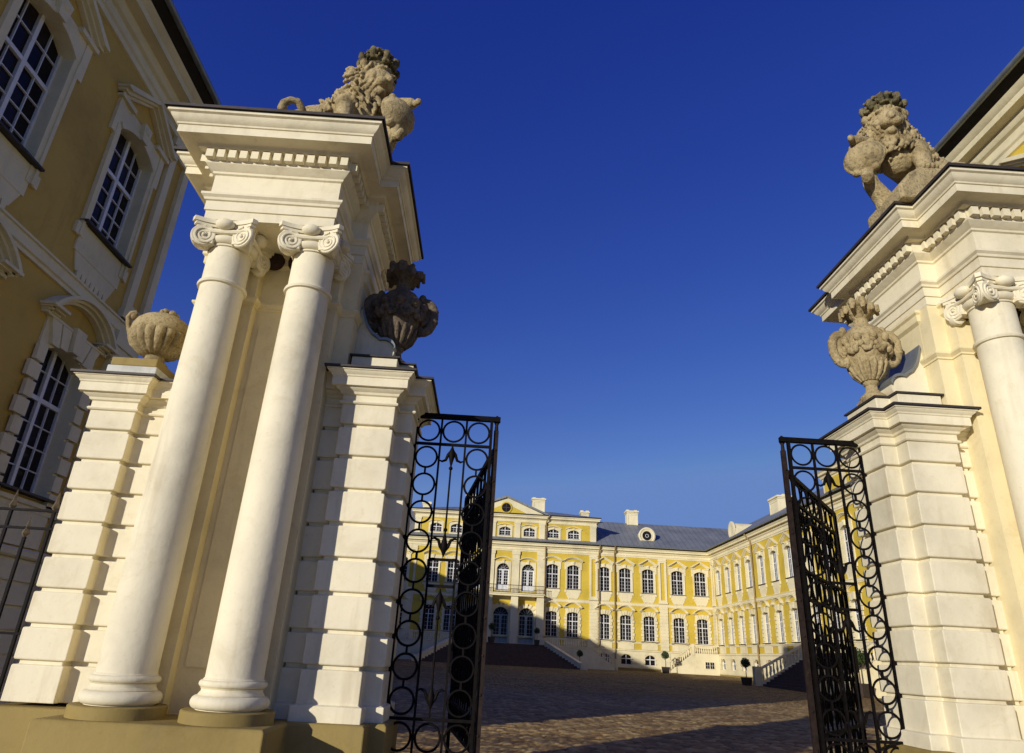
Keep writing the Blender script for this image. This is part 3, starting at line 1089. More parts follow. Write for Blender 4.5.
def gate_leaf(x, y, ang, label):
    """leaf swung inwards; local x runs from the post to the free end"""
    root = empty('gate_leaf', (x, y, GZ), ang)
    tag(root, label, 'gate', 'wrought iron gate leaves swung inwards')
    w = 2.40
    Z = lambda z: z - GZ
    zt, zr, zm1, zm0, zl, zb = Z(1.865), Z(1.60), Z(.93), Z(.66), Z(-.525), Z(-.795)
    fr = MB()
    fr.box(0, w, -.02, .02, zt - .02, zt + .03)
    for z in (zr, zm1, zm0, zl, zb):
        fr.box(0, w, -.015, .015, z - .014, z + .014)
    for u in (0, w):
        fr.box(u - .018, u + .018, -.02, .02, .06, zt)
    for k in range(1, 12):
        u = w * k / 12
        th = .007
        fr.box(u - th, u + th, -.009, .009, zb, zr)
    fr.box(0, w, -.015, .015, .12, .15)
    rg = fr
    for z0, z1 in ((zr, zt), (zm0, zm1), (zb, zl)):
        R = (z1 - z0) / 2 - .018
        n = 8
        for k in range(n):
            rg.ring((w * (k + .5) / n, 0, (z0 + z1) / 2), R, .0105, seg=20)
    for k in range(0, 16, 2):
        u = w * (k + 1) / 16
        rg.ring((u, 0, zm0 - .30), .10, .010, seg=18)
        rg.ring((u, 0, zm0 - .62), .10, .010, seg=18)
        rg.ring((u, 0, zr - .28), .10, .010, seg=18)
    sc = fr
    for k in range(8):
        u = w * (k + .5) / 8
        fleur(sc, u, zr - .12, False, .9)
        fleur(sc, u, zl + .14, True, .9)
    for k in range(8):
        u = w * (k + .5) / 8
        for zc in (zr - .43, zm0 - .46, zl + .40):
            for e in (-1, 1):
                sc.tube([(u, 0, zc - .14), (u + e * .06, 0, zc - .07), (u + e * .105, 0, zc + .03), (u + e * .08, 0, zc + .11), (u + e * .035, 0, zc + .10), (u + e * .04, 0, zc + .05)], [.010, .011, .012, .011, .009, .006], 6)
    for k in range(4):
        u0 = w * (k + .5) / 4
        for e in (-1, 1):
            path = []
            for i in range(22):
                th = i / 21 * 3.2 * pi
                r = .125 * (1 - .75 * i / 21)
                path.append((u0 + e * (.125 - r * cos(th)), 0, zm0 - .95 + r * sin(th)))
            sc.tube(path, .009, 6)
    sc.build('frame', M['iron'], root, smooth=60)
    lk = MB()
    lk.box(w - .22, w - .02, -.045, .045, Z(.02), Z(.30))
    lk.build('lock_box', M['iron'], root, bevel=.006)
    return root


gate_leaf(.0, 6.42, atan2(2.36, -.33), 'black iron gate leaf swung inwards behind the left gate post')
gate_leaf(2.95, 6.50, atan2(1.91, 1.45), 'black iron gate leaf swung inwards behind the right gate post')


# ------------------------------------------------------------------ spear fence on the left
root = empty('iron_fence', (-5.8, 6.25, GZ))
tag(root, 'dark iron spear fence in shade at the far left between pier and building', 'fence')
BAR = {}
for zt in (2.46, 2.22):
    BAR[zt] = (MB().box(-.012, .012, -.012, .012, .08, zt).mesh('bar', M['iron']),
               MB().lathe((0, 0, zt), [(.006, -.02), (.013, 0), (.038, .03), (.020, .08), (.002, .18)], 4).mesh('spear_tip', M['spear']))
k = 0
x = -2.0
while x < 2.1:
    zt = 2.46 if k % 2 == 0 else 2.22
    bo = inst('bar', BAR[zt][0], root, (x, 0, 0))
    inst('spear_tip', BAR[zt][1], bo)
    x += .192
    k += 1
for z in (2.46, 2.30, 1.42, .14):
    MB().box(-2.05, 2.12, -.015, .015, z - .010, z + .010).build('rail', M['iron'], root)


# ------------------------------------------------------------------ windows for the palace buildings (local: outward is -y)
def seg_arch(w, zs, rise, n=12):
    R = (w * w / 4 + rise * rise) / (2 * rise)
    a = math.asin(min(1, w / 2 / R))
    return [(R * sin(-a + 2 * a * i / n), zs + rise - R + R * cos(-a + 2 * a * i / n)) for i in range(n + 1)]


def sash_mesh(w, z0, z1, transom, nx_, nlow, nup, y):
    m = MB()
    fw = .045
    for s in (-1, 1):
        m.box(s * w / 2, s * (w / 2 - fw), y - .03, y + .03, z0, z1)
    m.box(-w / 2 + fw, w / 2 - fw, y - .029, y + .03, z0, z0 + fw)
    m.box(-.04, .04, y - .04, y + .03, z0 + fw, z1)
    m.box(-w / 2 + fw, w / 2 - fw, y - .036, y + .03, transom - .04, transom + .04)
    half = w / 2 - fw - .05
    for s in (-1, 1):
        for k in range(1, nx_):
            u = s * (.05 + half * k / nx_)
            m.box(u - .0095, u + .0095, y - .018, y + .02, z0 + fw, z1)
    for n, a, b_ in ((nlow, z0 + fw, transom - .05), (nup, transom + .05, z1)):
        for k in range(1, n):
            z = a + (b_ - a) * k / n
            m.box(-w / 2 + fw, w / 2 - fw, y - .0165, y + .02, z - .0095, z + .0095)
    return m


def reveal(m, w, z0, z1, d, t=.06):
    for s in (-1, 1):
        m.box(s * w / 2, s * (w / 2 + t), -.004, d, z0 - .02, z1 + .1)
    m.box(-w / 2, w / 2, -.002, d, z0 - t, z0)


WK = {}


def top_piece(m, w, zs, rise, zt, side, y0, y1):
    a = seg_arch(w, zs, rise)
    m.poly([(-w / 2 - side, zs), *a, (w / 2 + side, zs), (w / 2 + side, zt), (-w / 2 - side, zt)], y0, y1)


def win_upper(curved):
    w, z0, zs, rise = 1.32, 7.08, 9.36, .24
    d = .24
    m = MB()
    reveal(m, w, z0, zs, d)
    for s in (-1, 1):
        m.box(s * w / 2, s * (w / 2 + .17), -.055, -.004, z0 - .35, zs)
        m.box(s * (w / 2 + .10), s * (w / 2 + .17), -.085, -.055, z0 - .35, zs)
        m.box(s * (w / 2 + .13), s * (w / 2 + .30), -.07, -.003, zs - .25, zs + .52)
        m.box(s * (w / 2 + .13), s * (w / 2 + .27), -.065, -.003, z0 - .36, z0 - .12)
    top_piece(m, w, zs, rise, zs + .56, .17, -.05, d)
    m.poly([*seg_arch(w, zs, rise), *reversed([(x * 1.11, z + .10) for x, z in seg_arch(w, zs, rise)])], -.085, -.05)
    m.poly([(-.10, zs + rise - .01), (.10, zs + rise - .01), (.15, zs + .62), (-.15, zs + .62)], -.15, -.045)
    m.ball((0, -.12, zs + .50), (.11, .07, .10), 10, 8)
    # apron below the sill
    m.box(-w / 2 - .10, w / 2 + .10, -.04, -.003, z0 - .62, z0 - .06)
    m.poly([(-w / 2 - .05, z0 - .62), (-w / 2 + .10, z0 - .95), (w / 2 - .10, z0 - .95), (w / 2 + .05, z0 - .62)], -.032, -.003)
    for k in range(7):
        u = -.45 + .15 * k
        m.poly([(u - .07, z0 - .93), (u + .07, z0 - .93), (u + .045, z0 - 1.06), (u, z0 - 1.12), (u - .045, z0 - 1.06)], -.055, -.003)
    # hood
    hb = zs + .58
    if curved:
        for dz, o, p in ((0, 0, .10), (.055, .04, .17), (.11, .075, .24)):
            a = seg_arch(2.06 + 2 * o, hb + dz, .42)
            m.poly([*a, *reversed([(x, z - .06) for x, z in a])], -p, -.003)
    else:
        for dz, o, p in ((0, 0, .10), (.055, .04, .17), (.11, .075, .25)):
            hw = 1.03 + o
            m.poly([(-hw, hb + dz), (-hw + .14, hb + dz), (0, hb + dz + .57), (hw - .14, hb + dz), (hw, hb + dz), (hw, hb + dz + .05), (0, hb + dz + .655), (-hw, hb + dz + .05)], -p, -.003)
        for s in (-1, 1):
            m.box(s * .50, s * 1.03, -.13, -.003, hb - .06, hb + .035)
    sill = MB()
    sill.box(-w / 2 - .17, w / 2 + .17, -.16, d, z0 - .055, z0 - .015)
    return dict(window=(m, 'trim'), window_sash=(sash_mesh(w, z0, zs + rise, z0 + 1.50, 2, 4, 2, d - .04), 'sash'), sill=(sill, 'flashing'),
                pane=(MB().box(-w / 2, w / 2, d - .02, d + .0, z0, zs + rise), 'glass'), hole=(w, z0 - .02, zs + rise))


def win_ground():
    w, z0, zs, rise = 1.26, 2.15, 4.48, .22
    d = .26
    m = MB()
    reveal(m, w, z0, zs, d)
    n = 8
    h = (zs - z0 + .25) / n
    for s in (-1, 1):
        m.box(s * w / 2, s * (w / 2 + .14), -.03, -.003, z0 - .2, zs)
        for k in range(n):
            z = z0 - .2 + k * h
            wd = .30 if k % 2 == 0 else .22
            m.box(s * (w / 2 - .006), s * (w / 2 + wd), -.10, -.031, z + .025, z + h - .025)
    top_piece(m, w, zs, rise, zs + .60, .16, -.04, d)
    for k in range(-2, 3):
        if k == 0:
            continue
        a = .30 * k
        m.poly([(w * .36 * k / 2 * 1.05 - .10, zs + .20 - .03 * abs(k)), (w * .36 * k / 2 * 1.05 + .10, zs + .20 - .03 * abs(k)), (w * .5 * k / 2 + .14, zs + .56), (w * .5 * k / 2 - .14, zs + .56)], -.105, -.041)
    m.poly([(-.10, zs + rise - .02), (.10, zs + rise - .02), (.16, zs + .66), (-.16, zs + .66)], -.17, -.039)
    hb = zs + .62
    for dz, o, p in ((0, 0, .12), (.06, .035, .20), (.12, .07, .28)):
        m.box(-1.0 - o, -.62, -p, -.003, hb + dz * .5, hb + dz * .5 + .05)
        m.box(.62, 1.0 + o, -p, -.003, hb + dz * .5, hb + dz * .5 + .05)
        a = seg_arch(1.94 + 2 * o, hb + dz * .8, .52, 16)
        m.poly([*a, *reversed([(x * .955, z - .055) for x, z in a])], -p, -.003)
    m.box(-.98, .98, -.10, -.003, hb - .05, hb - .002)
    m.box(-w / 2 - .22, w / 2 + .22, -.05, -.003, z0 - .85, z0 - .24)
    sill = MB()
    sill.box(-w / 2 - .30, w / 2 + .30, -.17, d, z0 - .05, z0 - .012)
    return dict(window=(m, 'trim'), window_sash=(sash_mesh(w, z0, zs + rise, z0 + 1.62, 2, 4, 2, d - .04), 'sash'), sill=(sill, 'flashing'),
                pane=(MB().box(-w / 2, w / 2, d - .02, d, z0, zs + rise), 'glass'), hole=(w, z0 - .02, zs + rise))


def win_small(z0, zs, rise, w, mat, attic):
    d = .2
    m = MB()
    reveal(m, w, z0, zs, d)
    for s in (-1, 1):
        m.box(s * w / 2, s * (w / 2 + .18), -.05, -.003, z0 - .12, zs)
    top_piece(m, w, zs, rise, zs + rise + .16, .18, -.045, d)
    m.box(-w / 2 - .18, w / 2 + .18, -.052, -.003, z0 - .22, z0 - .061)
    if attic:
        a = seg_arch(w + .55, zs + .38, .28)
        m.poly([*a, *reversed([(x, z - .08) for x, z in a])], -.12, -.003)
        m.box(-.10, .10, -.10, -.044, zs + rise, zs + rise + .22)
    return dict(window=(m, mat), window_sash=(sash_mesh(w, z0, zs + rise, z0 + (zs + rise - z0) * .58, 2 if attic else 1, 2 if attic else 1, 1, d - .04), 'sash' if attic else 'sash'),
                pane=(MB().box(-w / 2, w / 2, d - .02, d, z0, zs + rise), 'glass'), hole=(w, z0, zs + rise))


def win_round(z0, zs, w, door):
    rise = w / 2 * .98
    d = .3
    m = MB()
    reveal(m, w, z0, zs, d)
    for s in (-1, 1):
        m.box(s * w / 2, s * (w / 2 + .20), -.06, -.003, z0, zs)
    top_piece(m, w, zs, rise, zs + rise + .22, .20, -.05, d)
    if door:
        for k in range(-3, 4):
            a = pi / 2 + k * .40
            c0 = Vector((cos(a), sin(a)))
            t = Vector((-c0.y, c0.x))
            q = [c0 * (w / 2 + .0) - t * .09, c0 * (w / 2 + .42) - t * .16, c0 * (w / 2 + .42) + t * .16, c0 * (w / 2 + .0) + t * .09]
            m.poly([(p.x, zs + p.y) for p in q], -.15, -.051)
    else:
        for dz, o, p in ((0, 0, .10), (.06, .05, .2)):
            a = seg_arch(w + .75 + 2 * o, zs + rise + .30 + dz, .36)
            m.poly([*a, *reversed([(x, z - .07) for x, z in a])], -p, -.003)
        m.box(-.12, .12, -.14, -.05, zs + rise - .02, zs + rise + .40)
    sm = MB()
    y = d - .04
    for s in (-1, 1):
        sm.box(s * w / 2, s * (w / 2 - .12), y - .03, y + .03, z0, zs)
        sm.box(s * .012, s * .12, y - .035, y + .03, z0, zs)
        for k in range(1, 5):
            z = z0 + .65 + (zs - z0 - .65) * k / 5
            sm.box(s * .12, s * (w / 2 - .12), y - .02, y + .02, z - .015, z + .015)
        sm.box(s * w / 4 - .015 + s * .02, s * w / 4 + .015 + s * .02, y - .02, y + .02, z0 + .65, zs)
        sm.box(s * .12, s * (w / 2 - .12), y - .028, y + .02, z0, z0 + .65)
    sm.box(-w / 2, w / 2, y - .04, y + .03, zs - .06, zs + .06)
    for k in range(1, 6):
        a = pi * k / 6
        sm.tube([(.2 * cos(a), y - .01, zs + .2 * sin(a)), (w / 2 * cos(a), y - .01, zs + w / 2 * sin(a))], .014, 4)
    sm.ring((0, y - .01, zs), .22, .014, seg=20, tube=4)
    return dict(window=(m, 'trim'), window_sash=(sm, 'door' if door else 'sash'),
                pane=(MB().box(-w / 2, w / 2, d - .02, d, z0, zs + rise), 'glass'), hole=(w, z0 - .0, zs + rise))


for key, spec in dict(U=win_upper(False), C=win_upper(True), G=win_ground(), A=win_small(12.50, 13.15, .26, 1.30, 'trim', True),
                      B=win_small(-.22, .48, .30, 1.12, 'trim', False), F=win_round(6.55, 8.75, 1.36, False), D=win_round(1.22, 4.05, 1.62, True)).items():
    WK[key] = dict(hole=spec['hole'], parts={})
    for nm in ('window', 'window_sash', 'pane', 'sill'):
        if nm in spec:
            pname = ('door' if key == 'D' else 'window') if nm == 'window' else ('door_leaf' if key == 'D' and nm == 'window_sash' else nm)
            WK[key]['parts'][pname] = spec[nm][0].mesh(pname, M[spec[nm][1]])


def put_window(root, key, u):
    ps = WK[key]['parts']
    base = None
    for nm, me in ps.items():
        if base is None:
            base = inst(nm, me, root, (u, 0, 0))
        else:
            inst(nm, me, base)


def wall_sheet(u0, u1, z0, z1, holes, y=0.0):
    us = sorted({u0, u1, *[max(u0, min(u1, h[0])) for h in holes], *[max(u0, min(u1, h[1])) for h in holes]})
    zs = sorted({z0, z1, *[max(z0, min(z1, h[2])) for h in holes], *[max(z0, min(z1, h[3])) for h in holes]})
    m = MB()
    idx = {}

    def vi(u, z):
        if (u, z) not in idx:
            idx[(u, z)] = len(m.v)
            m.v.append((u, y, z))
        return idx[(u, z)]

    for a, b_ in zip(us, us[1:]):
        for c, d in zip(zs, zs[1:]):
            mu, mz = (a + b_) / 2, (c + d) / 2
            if any(h[0] < mu < h[1] and h[2] < mz < h[3] for h in holes):
                continue
            m.f.append((vi(a, c), vi(b_, c), vi(b_, d), vi(a, d)))
    return m


def rect(u0, u1, d, ins=0.0):
    return [(u0 + ins, ins), (u1 - ins, ins), (u1 - ins, d - ins), (u0 + ins, d - ins)]


CORN = [(0, 10.78), (.05, 10.80), (.05, 10.92), (.09, 10.96), (.09, 11.02), (.03, 11.04), (.03, 11.22), (.10, 11.26), (.15, 11.34), (.16, 11.42),
        (.36, 11.46), (.38, 11.45), (.38, 11.60), (.42, 11.63), (.47, 11.70), (.49, 11.74), (.40, 11.75)]


def building(name, loc, rz, u0, u1, depth, wins, label, cat, z0, zoff=0.0, pil=(), ridge=15.8, hips=(True, True), group=None, base=True, over=.62, ext=0.0):
    root = empty(name, loc, rz)
    tag(root, label, cat, group)
    holes = []
    for k, u in wins:
        w, a, b_ = WK[k]['hole']
        holes.append((u - w / 2, u + w / 2, a, b_))
    w = wall_sheet(u0, u1, 1.10, 11.0, holes)
    w.add([(u1, 0, 1.1), (u1, depth, 1.1), (u1, depth, 11), (u1, 0, 11), (u0, depth, 1.1), (u0, 0, 1.1), (u0, 0, 11), (u0, depth, 11)], [(0, 1, 2, 3), (4, 5, 6, 7), (1, 4, 7, 2)])
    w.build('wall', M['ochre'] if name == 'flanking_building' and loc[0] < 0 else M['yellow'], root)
    bc = wall_sheet(u0 - .05, u1 + .05, z0 - .6, 1.12, holes, -.05)
    zz = z0 + .30
    nb = max(3, int((1.1 - zz) / .36))
    for k in range(nb):
        h_ = (1.10 - zz) / nb
        q = wall_sheet(u0 - .05, u1 + .05, zz + k * h_ + .025, zz + (k + 1) * h_ - .025, holes, -.085)
        bc.add(q.v, q.f)
        for zc in (zz + k * h_ + .025, zz + (k + 1) * h_ - .025):
            bc.add([(u0, -.05, zc), (u1, -.05, zc), (u1, -.085, zc), (u0, -.085, zc)], [(0, 1, 2, 3)])
    fo = MB()
    fo.sweep(rect(u0, u1, depth), [(.13, z0 - .6), (.13, z0 + .24), (.08, z0 + .27)])
    fo.build('foundation', M['plinth'], root)
    bc.add([(u1 + .05, -.05, z0 - .6), (u1 + .05, depth, z0 - .6), (u1 + .05, depth, 1.12), (u1 + .05, -.05, 1.12), (u0 - .05, depth, z0 - .6), (u0 - .05, -.05, z0 - .6), (u0 - .05, -.05, 1.12), (u0 - .05, depth, 1.12)], [(0, 1, 2, 3), (4, 5, 6, 7)])
    bc.build('base_course', M['trim'], root)
    st = MB()
    R = rect(u0, u1, depth)
    st.sweep(R, [(-.1, 1.10), (.10, 1.105), (.13, 1.14), (.13, 1.22), (.05, 1.27), (-.1, 1.28)])
    st.sweep(R, [(-.1, 1.86), (.06, 1.862), (.06, 1.94), (.10, 1.96), (.10, 2.03), (-.1, 2.06)])
    st.sweep(R, [(-.1, 5.66 + zoff), (.05, 5.665 + zoff), (.05, 5.73 + zoff), (.085, 5.75 + zoff), (.085, 5.93 + zoff), (.12, 5.94 + zoff), (.12, 5.98 + zoff), (-.1, 6.02 + zoff)])
    st.build('string_course', M['trim'], root)
    c = MB()
    c.sweep(R, [(p, z + zoff) for p, z in CORN])
    c.build('cornice', M['trim'], root, smooth=25)
    s = MB()
    s.sweep(R, [(.36, 11.752 + zoff), (.495, 11.752 + zoff), (over + .06, 11.86 + zoff), (over + .06, 11.93 + zoff), (.2, 11.95 + zoff)])
    s.build('eaves_soffit', M['soffit'], root)
    gt = MB()
    gt.tube([(u0 - over - .12, -over - .12, 11.91 + zoff), (u1 + over + .12, -over - .12, 11.91 + zoff)], .075, 10)
    gt.build('gutter', M['gutter'], root, smooth=60)
    rf = MB()
    o = over + .02
    e, rz_ = 11.965 + zoff, ridge + zoff
    h0 = depth / 2 if hips[0] else -o
    h1 = depth / 2 if hips[1] else -o
    rf.add([(u0 - o - ext, -o, e), (u1 + o + ext, -o, e), (u1 + o + ext, depth + o, e), (u0 - o - ext, depth + o, e), (u0 + h0 - ext, depth / 2, rz_), (u1 - h1 + ext, depth / 2, rz_)],
           [(0, 1, 5, 4), (2, 3, 4, 5), (1, 2, 5), (3, 0, 4)])
    roof = rf.build('roof', M['roof'], root)
    for u in pil:
        p = MB()
        for q in (-1, 1):
            p.box(u + q * .45, u + q * .22, -.10, -.003, 6.03, 10.79 + zoff)
        p.box(u - .22, u + .22, -.098, -.003, 6.03, 6.40)
        p.box(u - .22, u + .22, -.098, -.003, 10.35, 10.79 + zoff)
        p.box(u - .50, u + .50, -.13, -.0035, 6.03, 6.22)
        p.box(u - .50, u + .50, -.13, -.0035, 10.52, 10.60)
        z = 1.30
        while z < 5.6:
            p.box(u - .45, u + .45, -.13, -.003, z, z + .30)
            z += .345
        p.box(u - .42, u + .42, -.09, -.002, 1.28, 5.66)
        p.box(u - .50, u + .50, -.145, -.004, -.9, 1.098)
        p.build('pilaster', M['trim'], root)
    for k, u in wins:
        put_window(root, k, u)
    return root, roof


def chimney(parent, x, y, z0, z1, wx=1.5, wy=1.2):
    c = MB()
    c.box(x - wx / 2, x + wx / 2, y - wy / 2, y + wy / 2, z0, z1 - .25)
    c.box(x - wx / 2 - .07, x + wx / 2 + .07, y - wy / 2 - .07, y + wy / 2 + .07, z1 - .42, z1 - .34)
    c.box(x - wx / 2 - .12, x + wx / 2 + .12, y - wy / 2 - .12, y + wy / 2 + .12, z1 - .25, z1 - .08)
    for sx in (-1, 1):
        c.box(x + sx * wx * .36 - .18, x + sx * wx * .36 + .18, y - .2, y + .2, z1 - .08, z1 + .1)
    for q in (-1, 1):
        c.box(x + q * (wx / 2 - .09) - .09, x + q * (wx / 2 - .09) + .09, y - wy / 2 - .04, y - wy / 2 - .001, z0, z1 - .43)
        c.box(x - wx / 2 + .18, x + wx / 2 - .18, y - wy / 2 - .038, y - wy / 2 - .001, (z1 - .62) if q > 0 else z0, (z1 - .44) if q > 0 else z0 + .5)
    c.build('chimney', M['trim'], parent)


def downpipe(parent, pts, r=.075):
    d = MB()
    d.tube(pts, r, 8)
    d.build('downpipe', M['pipe'], parent, smooth=50)


# ---- main block
C0 = 1.75
main_w = []
for u in (-7.75, -5.45, 5.45, 7.75):
    main_w += [('C', u), ('G', u), ('A', u)]
for u in (-2.75, 0, 2.75):
    main_w += [('F', u), ('D', u), ('A', u)]
for u in (11.15, 13.5, 16.05, 19.3, 21.85):
    main_w += [('U', u), ('G', u), ('B', u)]
for u in (-11.15, -13.5, -16.05, -19.3, -21.85):
    main_w += [('U', u), ('G', u)]
PAL, proof = building('palace_building', (C0, 76, 0), 0, -23.1, 23.1, 12.6, main_w,
                      'long yellow palace facade with white trim, pediment and central stairs closing the courtyard', 'palace', -.80, 0, (10.0, 17.65, -10.0, -17.65), hips=(False, False), ext=5.6)
# attic storey over the middle
AT0, AT1 = -10.15, 10.3
holes = [(u - .65, u + .65, 12.50, 13.41) for k, u in main_w if k == 'A']
a = wall_sheet(AT0, AT1, 11.70, 14.3, holes, -.002)
a.add([(AT1, 0, 11.7), (AT1, 9, 11.7), (AT1, 9, 14.3), (AT1, 0, 14.3), (AT0, 9, 11.7), (AT0, 0, 11.7), (AT0, 0, 14.3), (AT0, 9, 14.3)], [(0, 1, 2, 3), (4, 5, 6, 7)])
a.build('attic_wall', M['yellow'], PAL)
a = MB()
R = rect(AT0, AT1, 9)
a.sweep(R, [(-.1, 14.0), (.06, 14.01), (.06, 14.16), (.03, 14.18), (.03, 14.32), (.12, 14.38), (.16, 14.46), (.36, 14.50), (.38, 14.49), (.38, 14.63), (.46, 14.72), (.47, 14.78), (0, 14.80)])
a.sweep(R, [(-.1, 11.97), (.05, 11.975), (.05, 12.2), (-.1, 12.22)])
a.build('attic_cornice', M['trim'], PAL, smooth=25)
a = MB()
a.sweep(R, [(.0, 14.802), (.50, 14.802), (.52, 14.84), (.52, 14.90)])
ar = a.build('attic_eaves', M['soffit'], PAL)
a = MB()
o = .5
a.add([(AT0 - o, -o, 14.905), (AT1 + o, -o, 14.905), (AT1 + o, 9 + o, 14.905), (AT0 - o, 9 + o, 14.905), (AT0 + 4.5, 4.5, 16.25), (AT1 - 4.5, 4.5, 16.25)], [(0, 1, 5, 4), (2, 3, 4, 5), (1, 2, 5), (3, 0, 4)])
ar = a.build('roof', M['roof'], PAL)
for u in (AT0 + .35, -4.15, 4.15, AT1 - .35, -1.38, 1.38):
    p = MB()
    p.box(u - .33, u + .33, -.10, -.004, 12.23, 14.0)
    p.box(u - .38, u + .38, -.125, -.101, 13.80, 13.998)
    p.build('pilaster', M['trim'], PAL)
for u in (-4.15, 4.15, -1.38, 1.38):
    p = MB()
    p.box(u - .40, u + .40, -.16, -.004, 6.03, 10.79)
    p.box(u - .46, u + .46, -.20, -.161, 10.4, 10.788)
    z = 1.30
    while z < 5.4:
        p.box(u - .45, u + .45, -.22, -.003, z, z + .30)
        z += .345
    p.build('pilaster', M['trim'], PAL)
# pediment with round window
p = MB()
hw, zb, za = 4.35, 14.80, 16.55
p.poly([(-hw - .3, zb), (hw + .3, zb), (0, za + .12)], -.30, 3.0)
p.build('pediment', M['trim'], PAL)
t = MB()
t.poly([(-2.3, zb + .16), (2.3, zb + .16), (0, za - .55)], -.34, -.302)
t.build('tympanum', M['yellow'], PAL)
p = MB()
for s in (-1, 1):
    p.poly([(s * (hw + .45), zb + .0), (s * (hw + .45), zb + .20), (0, za + .36), (0, za + .10)], -.52, 3.2)
p.build('pediment_roof', M['roof'], PAL)
rw = MB()
rw.lathe((0, -.36, 15.50), [(.66, -.04), (.66, .05), (.52, .06), (.50, 0)], 28, rot=Matrix.Rotation(pi / 2, 3, 'X'))
ow = rw.build('round_window', M['yellow'], PAL, smooth=40)
rw = MB()
rw.lathe((0, -.405, 15.50), [(.52, -.01), (.52, .005), (.001, .006)], 28, rot=Matrix.Rotation(pi / 2, 3, 'X'))
rw.build('pane', M['glass'], ow)
rw = MB()
rw.box(-.04, .04, -.44, -.413, 15.0, 16.0)
rw.box(-.5, .5, -.438, -.413, 15.46, 15.54)
rw.build('window_sash', M['pot'], ow)
# balcony over the doors
bl = MB()
bl.box(-4.5, 4.5, -1.15, -.01, 5.95, 6.15)
bl.box(-4.6, 4.6, -1.25, -.01, 6.15, 6.24)
for u in (-4.15, -1.38, 1.38, 4.15):
    bl.box(u - .38, u + .38, -.95, -.20, 1.2, 5.95)
bl.build('balcony', M['trim'], PAL)
rl = MB()
for k in range(61):
    u = -4.45 + 8.9 * k / 60
    rl.box(u - .012, u + .012, -1.16, -1.13, 6.24, 7.05)
rl.box(-4.5, 4.5, -1.17, -1.12, 7.03, 7.08)
rl.box(-4.5, 4.5, -1.165, -1.125, 6.30, 6.33)
rl.build('balcony_railing', M['iron'], PAL)
for u, z1 in ((4.0, 17.9), (-4.0, 17.9)):
    chimney(ar, u, 5.0, 15.2, z1)
chimney(ar, 9.55, 4.3, 14.9, 16.5, .9, .9)
chimney(ar, -9.4, 4.3, 14.9, 16.5, .9, .9)
chimney(proof, 15.7, 6.4, 14.8, 17.35, 1.35, 1.1)
chimney(proof, -15.7, 6.4, 14.8, 17.35, 1.35, 1.1)


def oculus_dormer(parent, x, y, z, back=3.0, r=.72):
    d = MB()
    rot = Matrix.Rotation(pi / 2, 3, 'X')
    d.lathe((x, y, z), [(r * .9, -back), (r * .9, -.1), (r + .08, -.08), (r + .08, .06), (r - .06, .10), (r - .20, .02), (r - .22, .06), (r - .34, .06), (r - .36, .0)], 28, rot=rot)
    d.box(x - r - .1, x + r + .1, y - .02, y + .3, z - r - .12, z - r + .12)
    dm = d.build('dormer', M['trim'], parent, smooth=40)
    d = MB()
    d.lathe((x, y - .005, z), [(r - .36, -.02), (r - .36, .01), (.001, .012)], 24, rot=rot)
    d.build('pane', M['glass'], dm)
    d = MB()
    d.ring((x, y - .02, z), .18, .025, seg=16)
    d.build('window_sash', M['sash'], dm)


oculus_dormer(proof, 16.35, 1.2, 13.50, 3.2, .88)
oculus_dormer(proof, -16.35, 1.2, 13.50, 3.2, .88)
downpipe(PAL, [(12.33, -.72, 11.85), (12.33, -.55, 11.5), (12.33, -.18, 11.1), (12.33, -.18, -.75)])
downpipe(PAL, [(4.95, -.65, 14.85), (4.75, -.5, 14.5), (4.62, -.20, 14.1), (4.62, -.20, 6.3)])
downpipe(PAL, [(10.65, -.72, 11.85), (10.65, -.5, 11.5), (10.60, -.2, 11.1), (10.60, -.20, 1.3)])

# ---- wings of the courtyard
wy = [73.55 - 2.97 * k for k in range(7)]
ww = []
for y in wy:
    ww += [('U', -y), ('G', -y), ('B', -y)]
for y in (52.2, 49.2, 46.2, 43.2, 40.2, 37.2, 34.2, 31.2):
    ww += [('C', -y), ('G', -y)]
WR, wroof = building('palace_wing', (24.85, 0, 0), -pi / 2, -88, -22, 11.5, ww, 'sunlit yellow side wing with arched window hoods right of the courtyard', 'palace wing', -.95, .004,
                     (-75.4, -53.9, -30), group='side wings of the courtyard', hips=(False, True), )
WA = MB()
WA.sweep(rect(-48.7, -28, 10), [(0, 11.76), (0, 12.2), (-.05, 12.25), (-.05, 13.4), (.05, 13.45), (.12, 13.6), (.3, 13.65), (.32, 13.8), (.42, 13.9), (0, 14.0)])
WA.build('attic_wall', M['trim'], WR)
WA = MB()
for k in range(6):
    u = -47.3 + 3.2 * k
    WA.box(u - 1.1, u + 1.1, .02, .2, 12.4, 13.3)
WA.build('attic_panel', M['yellow'], WR)
downpipe(WR, [(-63.4, -.7, 11.8), (-63.4, -.5, 11.5), (-63.4, -.16, 11.1), (-63.4, -.16, 2.3), (-63.6, -.22, 1.9), (-63.6, -.22, -.9)])
chimney(wroof, -65.6, 4.2, 14.0, 16.1, 2.1, 1.5)
d = MB()
d.lathe((-71.0, .9, 13.50), [(.75, -3), (.78, -.1), (.95, -.08), (.95, .05), (.75, .1), (.5, .02)], 24, rot=Matrix.Rotation(pi / 2, 3, 'X'))
d.box(-71.9, -70.1, .95, 3.2, 12.4, 13.6)
d.build('dormer', M['trim'], wroof, smooth=40)

lw = []
for y in (73.5, 70.5):
    lw += [('U', y), ('G', y)]
WL, wlroof = building('palace_wing', (C0 - 23.1, 0, 0), pi / 2, 8, 88, 11.5, lw, 'shaded yellow side wing left of the courtyard, behind the left pylon', 'palace wing', -.95, .006,
                      (75.4,), group='side wings of the courtyard', hips=(True, False))

